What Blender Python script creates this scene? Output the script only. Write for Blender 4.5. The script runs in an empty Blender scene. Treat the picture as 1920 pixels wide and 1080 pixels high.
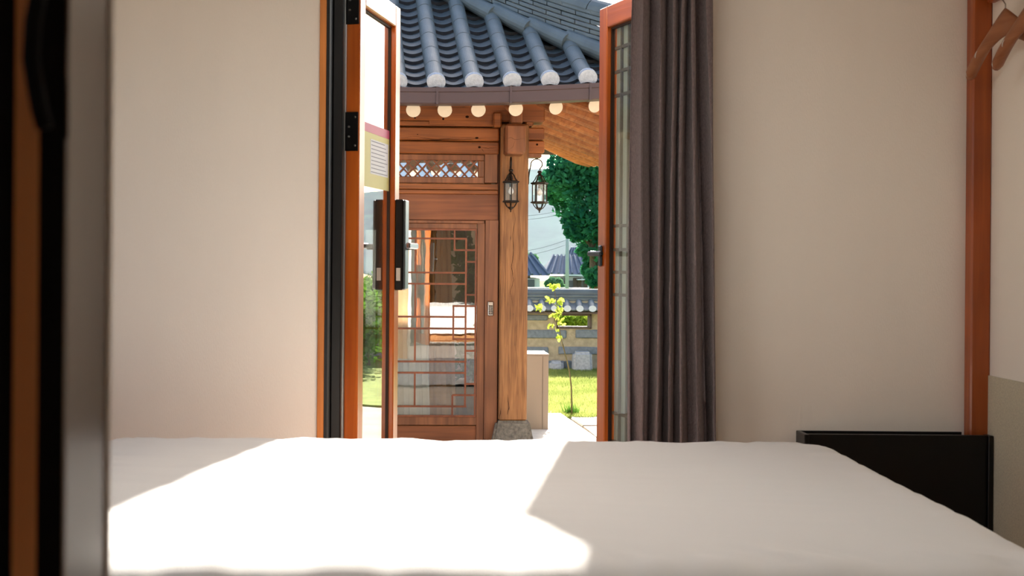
import bpy, bmesh, math, random
from mathutils import Vector, Matrix, noise

random.seed(7)
R = math.radians
sc = bpy.context.scene
col = sc.collection

# ------------------------------------------------------------------ camera
F, PX, PY, CZ, ROLL = 2300.0, 880.0, 500.0, 0.98, R(0.45)
cam = bpy.data.cameras.new('camera')
co = bpy.data.objects.new('camera', cam)
col.objects.link(co)
cam.sensor_width = 36
cam.lens = F / 1920 * 36
cam.shift_x = (960 - PX) / 1920
cam.shift_y = -(540 - PY) / 1920
cam.clip_start, cam.clip_end = 0.05, 5000
co.matrix_world = Matrix.Translation((0, 0, CZ)) @ Matrix.Rotation(R(90), 4, 'X') @ Matrix.Rotation(ROLL, 4, 'Z')
cam.dof.use_dof = True
cam.dof.focus_distance = 9.0
cam.dof.aperture_fstop = 9.0
sc.camera = co

# ------------------------------------------------------------------ light
SUN = Vector((0.166, 1.0, 0.608)).normalized()
w = bpy.data.worlds.new('sky')
sc.world = w
w.use_nodes = True
nt = w.node_tree
nt.nodes.clear()
wo = nt.nodes.new('ShaderNodeOutputWorld')
bg = nt.nodes.new('ShaderNodeBackground')
sk = nt.nodes.new('ShaderNodeTexSky')
sk.sky_type = 'NISHITA'
sk.sun_disc = False
sk.sun_elevation = math.asin(SUN.z)
sk.sun_rotation = math.atan2(SUN.x, SUN.y)
sk.air_density, sk.dust_density, sk.ozone_density = 1.0, 2.5, 1.2
bg.inputs['Strength'].default_value = 0.24
nt.links.new(sk.outputs[0], bg.inputs[0])
nt.links.new(bg.outputs[0], wo.inputs[0])
sl = bpy.data.lights.new('sun', 'SUN')
sl.energy = 10.0
sl.angle = R(0.9)
sl.color = (1.0, 0.945, 0.86)
so = bpy.data.objects.new('sun', sl)
so.rotation_euler = SUN.to_track_quat('Z', 'Y').to_euler()
so.location = (2, 12, 9)
col.objects.link(so)
vs = sc.view_settings
vs.view_transform = 'Standard'
vs.look = 'None'
vs.gamma = 1
vs.use_curve_mapping = False
vs.exposure = 1.0
try:
    sc.cycles.max_bounces = 10
    sc.cycles.diffuse_bounces = 6
    sc.cycles.transparent_max_bounces = 16
    sc.cycles.caustics_reflective = False
    sc.cycles.caustics_refractive = False
    sc.cycles.use_denoising = True
except Exception:
    pass

# ------------------------------------------------------------------ helpers
def unroll(px, py):
    dx, dy = px - PX, py - PY
    c, s = math.cos(ROLL), math.sin(ROLL)
    return (dx * c + dy * s) / F, -(-dx * s + dy * c) / F

def at(px, py, Y):
    a, b = unroll(px, py)
    return Vector((a * Y, Y, CZ + b * Y))

def lin(r, g, b):
    f = lambda v: ((v / 255) / 12.92) if v / 255 <= 0.04045 else ((v / 255 + 0.055) / 1.055) ** 2.4
    return (f(r), f(g), f(b), 1)

MATS = {}
def new_mat(name):
    m = bpy.data.materials.new(name)
    m.use_nodes = True
    n = m.node_tree
    b = n.nodes['Principled BSDF']
    MATS[name] = m
    return m, n, b

def plain(name, rgb, rough=0.6, metal=0.0, spec=0.5, var=0.0, scale=8.0, bump=0.0, bscale=60.0, coat=0.0, stretch=(1, 1, 1), sheen=0.0):
    m, n, b = new_mat(name)
    c = lin(*rgb)
    b.inputs['Base Color'].default_value = c
    b.inputs['Roughness'].default_value = rough
    b.inputs['Metallic'].default_value = metal
    b.inputs['Specular IOR Level'].default_value = spec
    b.inputs['Coat Weight'].default_value = coat
    b.inputs['Sheen Weight'].default_value = sheen
    tc = n.nodes.new('ShaderNodeTexCoord')
    mp = n.nodes.new('ShaderNodeMapping')
    mp.inputs['Scale'].default_value = stretch
    n.links.new(tc.outputs['Object'], mp.inputs[0])
    if var:
        no = n.nodes.new('ShaderNodeTexNoise')
        no.inputs['Scale'].default_value = scale
        no.inputs['Detail'].default_value = 6
        n.links.new(mp.outputs[0], no.inputs['Vector'])
        rp = n.nodes.new('ShaderNodeValToRGB')
        rp.color_ramp.elements[0].position = 0.3
        rp.color_ramp.elements[1].position = 0.7
        rp.color_ramp.elements[0].color = tuple(max(0, v * (1 - var)) for v in c[:3]) + (1,)
        rp.color_ramp.elements[1].color = tuple(min(1, v * (1 + var)) for v in c[:3]) + (1,)
        n.links.new(no.outputs['Fac'], rp.inputs[0])
        n.links.new(rp.outputs[0], b.inputs['Base Color'])
    if bump:
        no2 = n.nodes.new('ShaderNodeTexNoise')
        no2.inputs['Scale'].default_value = bscale
        no2.inputs['Detail'].default_value = 4
        n.links.new(mp.outputs[0], no2.inputs['Vector'])
        bp = n.nodes.new('ShaderNodeBump')
        bp.inputs['Strength'].default_value = bump
        bp.inputs['Distance'].default_value = 0.02
        n.links.new(no2.outputs['Fac'], bp.inputs['Height'])
        n.links.new(bp.outputs[0], b.inputs['Normal'])
    return m

def wood(name, dark, light, axis='Z', rough=0.5, crack=0.0, spec=0.4, grain=1.0, coat=0.0):
    """procedural timber: grain runs along axis; optional dark checks along the grain"""
    m, n, b = new_mat(name)
    b.inputs['Roughness'].default_value = rough
    b.inputs['Specular IOR Level'].default_value = spec
    b.inputs['Coat Weight'].default_value = coat
    b.inputs['Coat Roughness'].default_value = 0.12
    tc = n.nodes.new('ShaderNodeTexCoord')
    oi = n.nodes.new('ShaderNodeObjectInfo')
    ad = n.nodes.new('ShaderNodeVectorMath')
    ad.operation = 'MULTIPLY_ADD'
    cb = n.nodes.new('ShaderNodeCombineXYZ')
    for k in range(3):
        n.links.new(oi.outputs['Random'], cb.inputs[k])
    n.links.new(cb.outputs[0], ad.inputs[0])
    ad.inputs[1].default_value = (7, 5, 3)
    n.links.new(tc.outputs['Object'], ad.inputs[2])
    mp = n.nodes.new('ShaderNodeMapping')
    st = {'X': (0.8, 14, 14), 'Y': (14, 0.8, 14), 'Z': (14, 14, 0.8)}[axis]
    mp.inputs['Scale'].default_value = tuple(v * grain for v in st)
    n.links.new(ad.outputs[0], mp.inputs[0])
    no = n.nodes.new('ShaderNodeTexNoise')
    no.inputs['Scale'].default_value = 1.6
    no.inputs['Detail'].default_value = 7
    no.inputs['Distortion'].default_value = 0.9
    n.links.new(mp.outputs[0], no.inputs['Vector'])
    rp = n.nodes.new('ShaderNodeValToRGB')
    rp.color_ramp.elements[0].position = 0.32
    rp.color_ramp.elements[1].position = 0.68
    rp.color_ramp.elements[0].color = lin(*dark)
    rp.color_ramp.elements[1].color = lin(*light)
    n.links.new(no.outputs['Fac'], rp.inputs[0])
    out = rp.outputs[0]
    # large soft patches
    nb = n.nodes.new('ShaderNodeTexNoise')
    nb.inputs['Scale'].default_value = 2.4
    n.links.new(ad.outputs[0], nb.inputs['Vector'])
    hs = n.nodes.new('ShaderNodeMapRange')
    hs.inputs[1].default_value = 0.3
    hs.inputs[2].default_value = 0.7
    hs.inputs[3].default_value = 0.78
    hs.inputs[4].default_value = 1.16
    n.links.new(nb.outputs['Fac'], hs.inputs[0])
    mu = n.nodes.new('ShaderNodeVectorMath')
    mu.operation = 'SCALE'
    n.links.new(out, mu.inputs[0])
    n.links.new(hs.outputs[0], mu.inputs['Scale'])
    out = mu.outputs[0]
    if crack:
        mp2 = n.nodes.new('ShaderNodeMapping')
        st2 = {'X': (0.22, 9, 9), 'Y': (9, .22, 9), 'Z': (9, 9, .22)}[axis]
        mp2.inputs['Scale'].default_value = st2
        n.links.new(ad.outputs[0], mp2.inputs[0])
        n2 = n.nodes.new('ShaderNodeTexNoise')
        n2.inputs['Scale'].default_value = 2.0
        n2.inputs['Detail'].default_value = 2
        n.links.new(mp2.outputs[0], n2.inputs['Vector'])
        s1 = n.nodes.new('ShaderNodeMath'); s1.operation = 'SUBTRACT'; s1.inputs[1].default_value = 0.5
        s2 = n.nodes.new('ShaderNodeMath'); s2.operation = 'ABSOLUTE'
        s3 = n.nodes.new('ShaderNodeMapRange')
        s3.inputs[1].default_value = 0.0
        s3.inputs[2].default_value = 0.007 * crack
        s3.inputs[3].default_value = 0.25
        s3.inputs[4].default_value = 1.0
        n.links.new(n2.outputs['Fac'], s1.inputs[0])
        n.links.new(s1.outputs[0], s2.inputs[0])
        n.links.new(s2.outputs[0], s3.inputs[0])
        m2 = n.nodes.new('ShaderNodeVectorMath'); m2.operation = 'SCALE'
        n.links.new(out, m2.inputs[0])
        n.links.new(s3.outputs[0], m2.inputs['Scale'])
        out = m2.outputs[0]
    n.links.new(out, b.inputs['Base Color'])
    bp = n.nodes.new('ShaderNodeBump')
    bp.inputs['Strength'].default_value = 0.25
    bp.inputs['Distance'].default_value = 0.004
    n.links.new(no.outputs['Fac'], bp.inputs['Height'])
    n.links.new(bp.outputs[0], b.inputs['Normal'])
    return m

def glass(name, ior=1.5, tint=(1, 1, 1), rough=0.0, boost=0.0, wobble=0.0):
    m = bpy.data.materials.new(name)
    m.use_nodes = True
    n = m.node_tree
    n.nodes.clear()
    o = n.nodes.new('ShaderNodeOutputMaterial')
    t = n.nodes.new('ShaderNodeBsdfTransparent')
    t.inputs[0].default_value = tint + (1,)
    g = n.nodes.new('ShaderNodeBsdfGlossy')
    g.inputs['Roughness'].default_value = rough
    fr = n.nodes.new('ShaderNodeFresnel')
    ge = n.nodes.new('ShaderNodeNewGeometry')
    io = n.nodes.new('ShaderNodeMapRange')      # same pane reflectance from both faces of the sheet
    io.inputs[3].default_value = ior
    io.inputs[4].default_value = 1 / ior
    n.links.new(ge.outputs['Backfacing'], io.inputs[0])
    n.links.new(io.outputs[0], fr.inputs['IOR'])
    mx = n.nodes.new('ShaderNodeMixShader')
    ma = n.nodes.new('ShaderNodeMath')
    ma.operation = 'MULTIPLY_ADD'
    ma.inputs[1].default_value = 1 - boost
    ma.inputs[2].default_value = boost
    ma.use_clamp = True
    n.links.new(fr.outputs[0], ma.inputs[0])
    n.links.new(ma.outputs[0], mx.inputs[0])
    n.links.new(t.outputs[0], mx.inputs[1])
    n.links.new(g.outputs[0], mx.inputs[2])
    n.links.new(mx.outputs[0], o.inputs[0])
    if wobble:
        tc = n.nodes.new('ShaderNodeTexCoord')
        no = n.nodes.new('ShaderNodeTexNoise')
        no.inputs['Scale'].default_value = 5.0
        n.links.new(tc.outputs['Object'], no.inputs['Vector'])
        bp = n.nodes.new('ShaderNodeBump')
        bp.inputs['Strength'].default_value = wobble
        bp.inputs['Distance'].default_value = 0.02
        n.links.new(no.outputs['Fac'], bp.inputs['Height'])
        n.links.new(bp.outputs[0], g.inputs['Normal'])
    MATS[name] = m
    return m

def leafmat(name, rgb, rgb2, trans=0.5):
    m = bpy.data.materials.new(name)
    m.use_nodes = True
    n = m.node_tree
    n.nodes.clear()
    o = n.nodes.new('ShaderNodeOutputMaterial')
    d = n.nodes.new('ShaderNodeBsdfDiffuse')
    t = n.nodes.new('ShaderNodeBsdfTranslucent')
    mx = n.nodes.new('ShaderNodeMixShader')
    mx.inputs[0].default_value = trans
    tc = n.nodes.new('ShaderNodeTexCoord')
    no = n.nodes.new('ShaderNodeTexNoise')
    no.inputs['Scale'].default_value = 1.7
    no.inputs['Detail'].default_value = 5
    n.links.new(tc.outputs['Object'], no.inputs['Vector'])
    rp = n.nodes.new('ShaderNodeValToRGB')
    rp.color_ramp.elements[0].position = .35
    rp.color_ramp.elements[1].position = .65
    rp.color_ramp.elements[0].color = lin(*rgb)
    rp.color_ramp.elements[1].color = lin(*rgb2)
    n.links.new(no.outputs['Fac'], rp.inputs[0])
    n.links.new(rp.outputs[0], d.inputs[0])
    n.links.new(rp.outputs[0], t.inputs[0])
    n.links.new(d.outputs[0], mx.inputs[1])
    n.links.new(t.outputs[0], mx.inputs[2])
    n.links.new(mx.outputs[0], o.inputs[0])
    MATS[name] = m
    return m

class MB:
    """collects shapes; build() links them as ONE mesh object"""
    def __init__(s):
        s.v, s.f = [], []
    def add(s, vs, fs, M=None):
        k = len(s.v)
        s.v += [tuple(M @ Vector(p)) if M else tuple(p) for p in vs]
        s.f += [tuple(i + k for i in f) for f in fs]
        return s
    def box(s, x0, x1, y0, y1, z0, z1, M=None):
        vs = [(x0, y0, z0), (x1, y0, z0), (x1, y1, z0), (x0, y1, z0), (x0, y0, z1), (x1, y0, z1), (x1, y1, z1), (x0, y1, z1)]
        fs = [(0, 3, 2, 1), (4, 5, 6, 7), (0, 1, 5, 4), (1, 2, 6, 5), (2, 3, 7, 6), (3, 0, 4, 7)]
        return s.add(vs, fs, M)
    def hexa(s, b, t):
        """b, t: 4 points each (counter-clockwise from above)"""
        fs = [(0, 3, 2, 1), (4, 5, 6, 7), (0, 1, 5, 4), (1, 2, 6, 5), (2, 3, 7, 6), (3, 0, 4, 7)]
        return s.add(list(b) + list(t), fs)
    def tube(s, pts, r, n=8, caps=True):
        pts = [Vector(p) for p in pts]
        rs = r if isinstance(r, (list, tuple)) else [r] * len(pts)
        k = len(s.v)
        up = Vector((0, 0, 1))
        prev = None
        for i, p in enumerate(pts):
            d = (pts[min(i + 1, len(pts) - 1)] - pts[max(i - 1, 0)]).normalized()
            if prev is None:
                a = d.cross(up)
                if a.length < 1e-3:
                    a = d.cross(Vector((1, 0, 0)))
            else:
                a = prev - d * prev.dot(d)
            a.normalize()
            prev = a
            b = d.cross(a)
            for j in range(n):
                t = 2 * math.pi * j / n
                s.v.append(tuple(p + (a * math.cos(t) + b * math.sin(t)) * rs[i]))
        for i in range(len(pts) - 1):
            for j in range(n):
                j2 = (j + 1) % n
                s.f.append((k + i * n + j, k + i * n + j2, k + (i + 1) * n + j2, k + (i + 1) * n + j))
        if caps:
            s.f.append(tuple(k + j for j in range(n))[::-1])
            s.f.append(tuple(k + (len(pts) - 1) * n + j for j in range(n)))
        return s
    def lathe(s, prof, c=(0, 0, 0), n=16, off=0.0):
        k = len(s.v)
        for (r, z) in prof:
            for j in range(n):
                t = 2 * math.pi * (j + off) / n
                s.v.append((c[0] + r * math.cos(t), c[1] + r * math.sin(t), c[2] + z))
        for i in range(len(prof) - 1):
            for j in range(n):
                j2 = (j + 1) % n
                s.f.append((k + i * n + j, k + i * n + j2, k + (i + 1) * n + j2, k + (i + 1) * n + j))
        s.f.append(tuple(k + j for j in range(n))[::-1])
        s.f.append(tuple(k + (len(prof) - 1) * n + j for j in range(n)))
        return s
    def mesh(s, name, mat, bevel=0.0, smooth=False, seg=1):
        me = bpy.data.meshes.new(name)
        me.from_pydata(s.v, [], s.f)
        if bevel:
            bm = bmesh.new()
            bm.from_mesh(me)
            bmesh.ops.bevel(bm, geom=list(bm.edges), offset=bevel, segments=seg, affect='EDGES', clamp_overlap=True)
            bm.to_mesh(me)
            bm.free()
        if smooth:
            me.polygons.foreach_set('use_smooth', [True] * len(me.polygons))
        me.materials.append(MATS[mat])
        me.update()
        return me
    def build(s, name, mat, parent=None, bevel=0.0, smooth=False, seg=1):
        return inst(name, s.mesh(name, mat, bevel, smooth, seg), parent)

def inst(name, me, parent=None, M=None):
    o = bpy.data.objects.new(name, me)
    col.objects.link(o)
    if parent:
        o.parent = parent
    if M is not None:
        o.matrix_local = M
    return o

def tag(o, label=None, cat=None, group=None, kind=None):
    if label: o['label'] = label
    if cat: o['category'] = cat
    if group: o['group'] = group
    if kind: o['kind'] = kind
    return o

def thing(name, label, cat, loc=(0, 0, 0), rz=0.0, group=None, kind=None):
    o = bpy.data.objects.new(name, None)
    o.empty_display_size = 0.1
    col.objects.link(o)
    o.location = loc
    o.rotation_euler = (0, 0, rz)
    return tag(o, label, cat, group, kind)

def struct(name, mb, mat, label=None, cat=None, bevel=0.0, smooth=False):
    o = mb.build(name, mat, None, bevel, smooth)
    return tag(o, label, cat, None, 'structure')

def B(x0, x1, y0, y1, z0, z1):
    return MB().box(x0, x1, y0, y1, z0, z1)

def leaf_cloud(name, mat, parent, blobs, n, size, seed):
    r = random.Random(seed)
    vs, fs = [], []
    tot = sum(b[3] for b in blobs)
    for (cx, cy, cz, rad, *sq_) in blobs:
        for _ in range(int(n * rad / tot)):
            d = Vector((r.gauss(0, 1), r.gauss(0, 1), r.gauss(0, 1))).normalized() * rad * (r.random() ** .45)
            c = Vector((cx, cy, cz)) + d
            u = Vector((r.gauss(0, 1), r.gauss(0, 1), r.gauss(0, .7))).normalized()
            v_ = u.cross(Vector((r.gauss(0, 1), r.gauss(0, 1), r.gauss(0, 1)))).normalized()
            s = size * r.uniform(.7, 1.3)
            k = len(vs)
            vs += [tuple(c - u * s), tuple(c - v_ * s * .55), tuple(c + u * s), tuple(c + v_ * s * .55)]
            fs.append((k, k + 1, k + 2, k + 3))
    o = MB().add(vs, fs).build(name, mat, parent)
    o['kind'] = 'stuff'
    return o

# ------------------------------------------------------------------ materials
plain('wallpaper', (242, 234, 223), 0.85, spec=0.2, var=0.03, scale=3, bump=0.12, bscale=300, stretch=(1, 1, 0.25))
plain('wallpaper_side', (242, 235, 224), 0.85, spec=0.2, bump=0.1, bscale=300)
plain('wainscot', (202, 195, 172), 0.8, spec=0.2, var=0.12, scale=160)
plain('ceiling_white', (235, 230, 222), 0.9, spec=0.2)
wood('floor_wood', (140, 95, 58), (176, 126, 82), 'X', 0.35)
wood('door_wood', (176, 82, 22), (206, 108, 36), 'Z', 0.32, spec=0.5, coat=0.35)
wood('door_wood_x', (176, 82, 22), (206, 108, 36), 'X', 0.32, spec=0.5, coat=0.35)
wood('casing_wood', (196, 116, 52), (222, 146, 78), 'Z', 0.45)
wood('corner_wood', (140, 62, 22), (170, 86, 34), 'Z', 0.4, coat=0.2)
plain('black_frame', (9, 9, 10), 0.45)
plain('black_metal', (12, 12, 13), 0.28)
plain('black_soft', (5, 5, 6), 0.7, spec=0.15)
plain('black_lacquer', (8, 7, 7), 0.35, spec=0.35)
plain('chrome', (190, 194, 198), 0.22, metal=1.0)
plain('steel', (150, 152, 150), 0.35, metal=1.0)
plain('lock_silver', (120, 132, 138), 0.3, metal=0.8)
plain('white_plastic', (225, 222, 215), 0.5)
plain('gasket', (48, 28, 18), 0.6)
glass('leaf_glass', 1.52, (0.96, 0.98, 0.97), 0.0, 0.62, 0.01)
glass('leaf_glass_clear', 1.5, (0.96, 0.98, 0.97), 0.0, 0.02, 0.01)
glass('hanok_glass', 1.5, (0.93, 0.96, 0.95), 0.0, 0.22, 0.012)
glass('thin_glass', 1.45, (0.97, 0.98, 0.98))
plain('curtain_cloth', (122, 108, 108), 0.95, spec=0.1, var=0.22, scale=260, bump=0.5, bscale=420, stretch=(1, 1, 0.35), sheen=0.2)
plain('sheet_cloth', (220, 218, 215), 0.9, spec=0.1, bump=0.12, bscale=500)
plain('mattress_cloth', (228, 222, 214), 0.9, spec=0.1)
wood('hanger_wood', (142, 86, 52), (172, 112, 74), 'Y', 0.45)
plain('hook_wire', (150, 140, 130), 0.35, metal=1.0)
plain('notice_paper', (224, 216, 140), 0.5, spec=.3)
plain('notice_table', (232, 232, 232), 0.5, spec=.3)
plain('notice_head', (206, 92, 120), 0.45, spec=.4)
plain('notice_ink', (150, 150, 156), 0.8)

# ------------------------------------------------------------------ room shell
YW = 4.55           # inner face of the wall with the door
YO = 4.80           # outer face
XL, XR, YB, ZC = -2.4, 1.909, -1.6, 2.55
DX0, DX1, DZ = -0.535, 0.845, 2.14     # rough door opening
m = MB()
m.box(XL - .2, DX0, YW, YO, -0.45, ZC)
m.box(DX1, XR + .25, YW, YO, -0.45, ZC)
m.box(DX0, DX1, YW, YO, DZ, ZC)
m.box(DX0, DX1, YW, YO, -0.45, 0.0)
struct('wall_back', m, 'wallpaper')
m = MB()
m.box(XR, XR + .2, YB, YW, 0.0, ZC)
wr = struct('wall_right', m, 'wallpaper_side')
B(XR - .008, XR, YB + .1, YW, 0.02, 0.597).build('wainscot_panel', 'wainscot', wr)
# left wall with a wide daylight window outside the frame
WY0, WY1, WZ0, WZ1 = 0.9, 3.7, 0.75, 2.25
m = MB()
m.box(XL - .2, XL, YB, WY0, 0, ZC)
m.box(XL - .2, XL, WY1, YW, 0, ZC)
m.box(XL - .2, XL, WY0, WY1, 0, WZ0)
m.box(XL - .2, XL, WY0, WY1, WZ1, ZC)
struct('wall_left', m, 'wallpaper_side')
wn = thing('window_1', 'wide wooden window in the left wall of the bedroom', None, (XL - .1, 2.3, WZ0), kind='structure')
m = MB()
hw = (WY1 - WY0) / 2
hh = WZ1 - WZ0
m.box(-.04, .04, -hw, -hw + .06, 0, hh)
m.box(-.04, .04, hw - .06, hw, 0, hh)
m.box(-.04, .04, -.03, .03, 0, hh)
m.box(-.04, .04, -hw, hw, 0, .06)
m.box(-.04, .04, -hw, hw, hh - .06, hh)
m.build('window_frame', 'door_wood', wn)
B(-.004, .004, -hw + .06, -.03, .06, hh - .06).build('pane', 'thin_glass', wn)
B(-.004, .004, .03, hw - .06, .06, hh - .06).build('pane', 'thin_glass', wn)
struct('wall_front', B(XL - .2, XR + .2, YB - .15, YB, 0, ZC), 'wallpaper_side')
struct('floor', B(XL - .2, XR + .2, YB - .15, YW, -0.12, 0.0), 'floor_wood')
struct('ceiling', B(XL - .2, XR + .25, YB - .15, YO, ZC, ZC + .15), 'ceiling_white')

# fill lamp added to brighten the room, above the bed and out of frame
m_, n_, b_ = new_mat('fill_lamp_diffuser')
b_.inputs['Base Color'].default_value = (.9, .9, .9, 1)
b_.inputs['Emission Color'].default_value = (1.0, .96, .91, 1)
b_.inputs['Emission Strength'].default_value = 5.5
cl = thing('fill_lamp', 'added fill lamp on the bedroom ceiling above the bed, out of view', 'lamp', (.1, 2.5, ZC))
B(-.42, .42, -.34, .34, -.05, 0).build('fill_lamp_frame', 'ceiling_white', cl, bevel=.006)
B(-.38, .38, -.30, .30, -.062, -.05).build('diffuser', 'fill_lamp_diffuser', cl, bevel=.004)

# corner post of the room
ps = thing('trim_2', 'orange wooden corner post between back wall and right wall', None, (XR, YW, 0), kind='structure')
B(-.072, .0, -.062, .0, 0, ZC).build('post', 'corner_wood', ps, bevel=0.006)

# ------------------------------------------------------------------ door frame
fr = thing('trim_1', 'wooden casing and black frame around the double doors', None, (0, YW, 0), kind='structure')
for x0, x1 in ((-.560, -.535), (.845, .868)):
    B(x0, x1, -.014, .02, 0, DZ + .025).build('casing', 'casing_wood', fr, bevel=0.003)
B(-.535, .845, -.014, .02, DZ, DZ + .025).build('casing', 'casing_wood', fr, bevel=0.003)
for s, x in ((1, -.535), (-1, .845)):
    a, b = sorted((x, x + s * .012))
    B(a, b, -.012, .25, 0, DZ).build('jamb_lining', 'black_frame', fr)
    a, b = sorted((x + s * .012, x + s * .050))
    B(a, b, .10, .235, 0, DZ).build('door_stop', 'black_frame', fr, bevel=0.004)
    a, b = sorted((x + s * .050, x + s * .054))
    B(a, b, .155, .165, 0, DZ).build('weather_seal', 'steel', fr)
B(-.523, .833, .10, .235, DZ - .03, DZ).build('head_stop', 'black_frame', fr)
B(-.535, .845, -.01, .25, 0, .03).build('threshold', 'steel', fr)

# ------------------------------------------------------------------ door leaves
LW, LH, LT = 0.562, 2.085, 0.056
def leaf(name, loc, ang, sg, label):
    """sg=+1: body towards local +y (left leaf); -1: mirrored (right leaf)"""
    d = thing(name, label, None, loc, ang, kind='structure')
    def bx(x0, x1, y0, y1, z0, z1, nm, mt, par=d, bv=0.004):
        a, b = sorted((y0 * sg, y1 * sg))
        return B(x0, x1, a, b, z0, z1).build(nm, mt, par, bevel=bv)
    bx(0, .07, 0, LT, .04, LH, 'stile', 'door_wood')
    bx(LW - .07, LW, 0, LT, .04, LH, 'stile', 'door_wood')
    bx(.07, LW - .07, 0, LT, LH - .09, LH, 'rail', 'door_wood_x')
    bx(.07, LW - .07, 0, LT, .04, .16, 'rail', 'door_wood_x')
    bx(LW - .078, LW - .070, .020, .034, .16, LH - .09, 'glazing_bead', 'gasket', bv=0)
    bx(.07, .078, .020, .034, .16, LH - .09, 'glazing_bead', 'gasket', bv=0)
    bx(.07, LW - .07, .020, .034, LH - .098, LH - .09, 'glazing_bead', 'gasket', bv=0)
    bx(.074, LW - .074, .026, .032, .155, LH - .085, 'glass_pane', 'leaf_glass' if sg > 0 else 'leaf_glass_clear', bv=0)
    return d, bx

# left leaf
HL = at(672, 500, 4.72)
lf, bx = leaf('door_1', (HL.x, HL.y, 0), R(77.3), 1, 'left glazed wooden door leaf with black digital lock and paper notice')
for zc in (1.985, 1.497, .20):
    h = bx(-.006, .0, .004, .058, zc - .075, zc + .075, 'hinge', 'black_metal', bv=.002)
    for (yy, zz) in ((.016, .055), (.040, .018), (.040, -.02), (.016, -.055)):
        s_ = MB().lathe([(.0055, 0), (.0045, .002), (0.001, .0024)], (0, 0, 0), 10)
        q = s_.build('screw', 'chrome', h)
        q.matrix_local = Matrix.Translation((-.006, yy, zc + zz)) @ Matrix.Rotation(R(-90), 4, 'Y')
zb, zt = .878, 1.263
bx(LW - .066, LW - .004, -.036, -.0, zb, zt, 'lock_body', 'black_metal', bv=.004)
bx(LW - .064, LW - .006, -.046, -.036, zb + .004, zt - .002, 'lock_cover', 'lock_silver', bv=.004)
bx(LW - .0665, LW - .066, -.026, -.008, .918, .972, 'lock_button', 'white_plastic', bv=0)
bx(LW - .060, LW - .008, LT, LT + .03, zb, zt, 'lock_outer_unit', 'black_metal', bv=.004)
lv = MB().tube([(LW - .035, -.044, 1.062), (LW - .035, -.078, 1.062)], .013, 14).build('lever_spindle', 'black_metal', lf, smooth=False)
bx(LW - .16, LW - .022, -.094, -.074, 1.052, 1.078, 'lever_handle', 'chrome', bv=.005)
# right leaf
HR = at(1243, 500, 4.72)
rl, bx = leaf('door_2', (HR.x, HR.y, 0), R(110.5), -1, 'right glazed wooden door leaf with black lever handle')
bx(LW - .052, LW - .022, -.012, 0, .985, 1.075, 'handle_plate', 'black_metal', bv=.006)
MB().tube([(LW - .037, .010, 1.04), (LW - .037, .05, 1.04)], .011, 12).build('handle_spindle', 'black_metal', rl)
bx(LW - .15, LW - .025, -.064, -.046, 1.028, 1.05, 'lever_handle', 'black_metal', bv=.006)
plain('lattice_grey', (120, 108, 90), 0.7)
m_, n_, b_ = new_mat('frosted_film')
b_.inputs['Base Color'].default_value = lin(178, 180, 164)
b_.inputs['Roughness'].default_value = 0.7
b_.inputs['Transmission Weight'].default_value = 0.0
tr = n_.nodes.new('ShaderNodeBsdfTranslucent'); tr.inputs[0].default_value = lin(206, 214, 205)
mx = n_.nodes.new('ShaderNodeMixShader'); mx.inputs[0].default_value = 0.2
n_.links.new(b_.outputs[0], mx.inputs[1]); n_.links.new(tr.outputs[0], mx.inputs[2])
n_.links.new(mx.outputs[0], n_.nodes['Material Output'].inputs[0])
fp = bx(.074, LW - .074, .046, .049, .155, LH - .085, 'paper_screen', 'frosted_film', bv=0)
for x in (.17, .265, .36, .425):
    bx(x, x + .011, .036, .046, .16, LH - .09, 'lattice_bar', 'lattice_grey', bv=0)
for z in (.24, .36, .86, .955, 1.05, 1.15, 1.70, 1.80, 1.90):
    bx(.07, LW - .07, .037, .047, z, z + .013, 'lattice_bar', 'lattice_grey', bv=0)

# notice stuck to the left leaf's glass
nx0, nx1, nz0, nz1 = .088, LW - .078, 1.297, 1.552
no_ = thing('notice_sheet', 'yellow paper notice with white table taped to the left door glass', 'notice', (HL.x, HL.y, 0), R(77.3))
B(nx0, nx1, .0235, .0255, nz0, nz1).build('sheet', 'notice_paper', no_)
B(nx0, nx1, .0228, .0235, nz1 - .036, nz1).build('header_strip', 'notice_head', no_)
tb = B(nx0 + .13, nx1 - .015, .0228, .0235, nz0 + .055, nz1 - .06).build('printed_table', 'notice_table', no_)
m = MB()
for i in range(9):
    z = nz0 + .062 + i * .0155
    m.box(nx0 + .14, nx1 - .03 - .02 * (i % 3), .0224, .0228, z, z + .003)
m.build('text_lines', 'notice_ink', tb)

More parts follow.
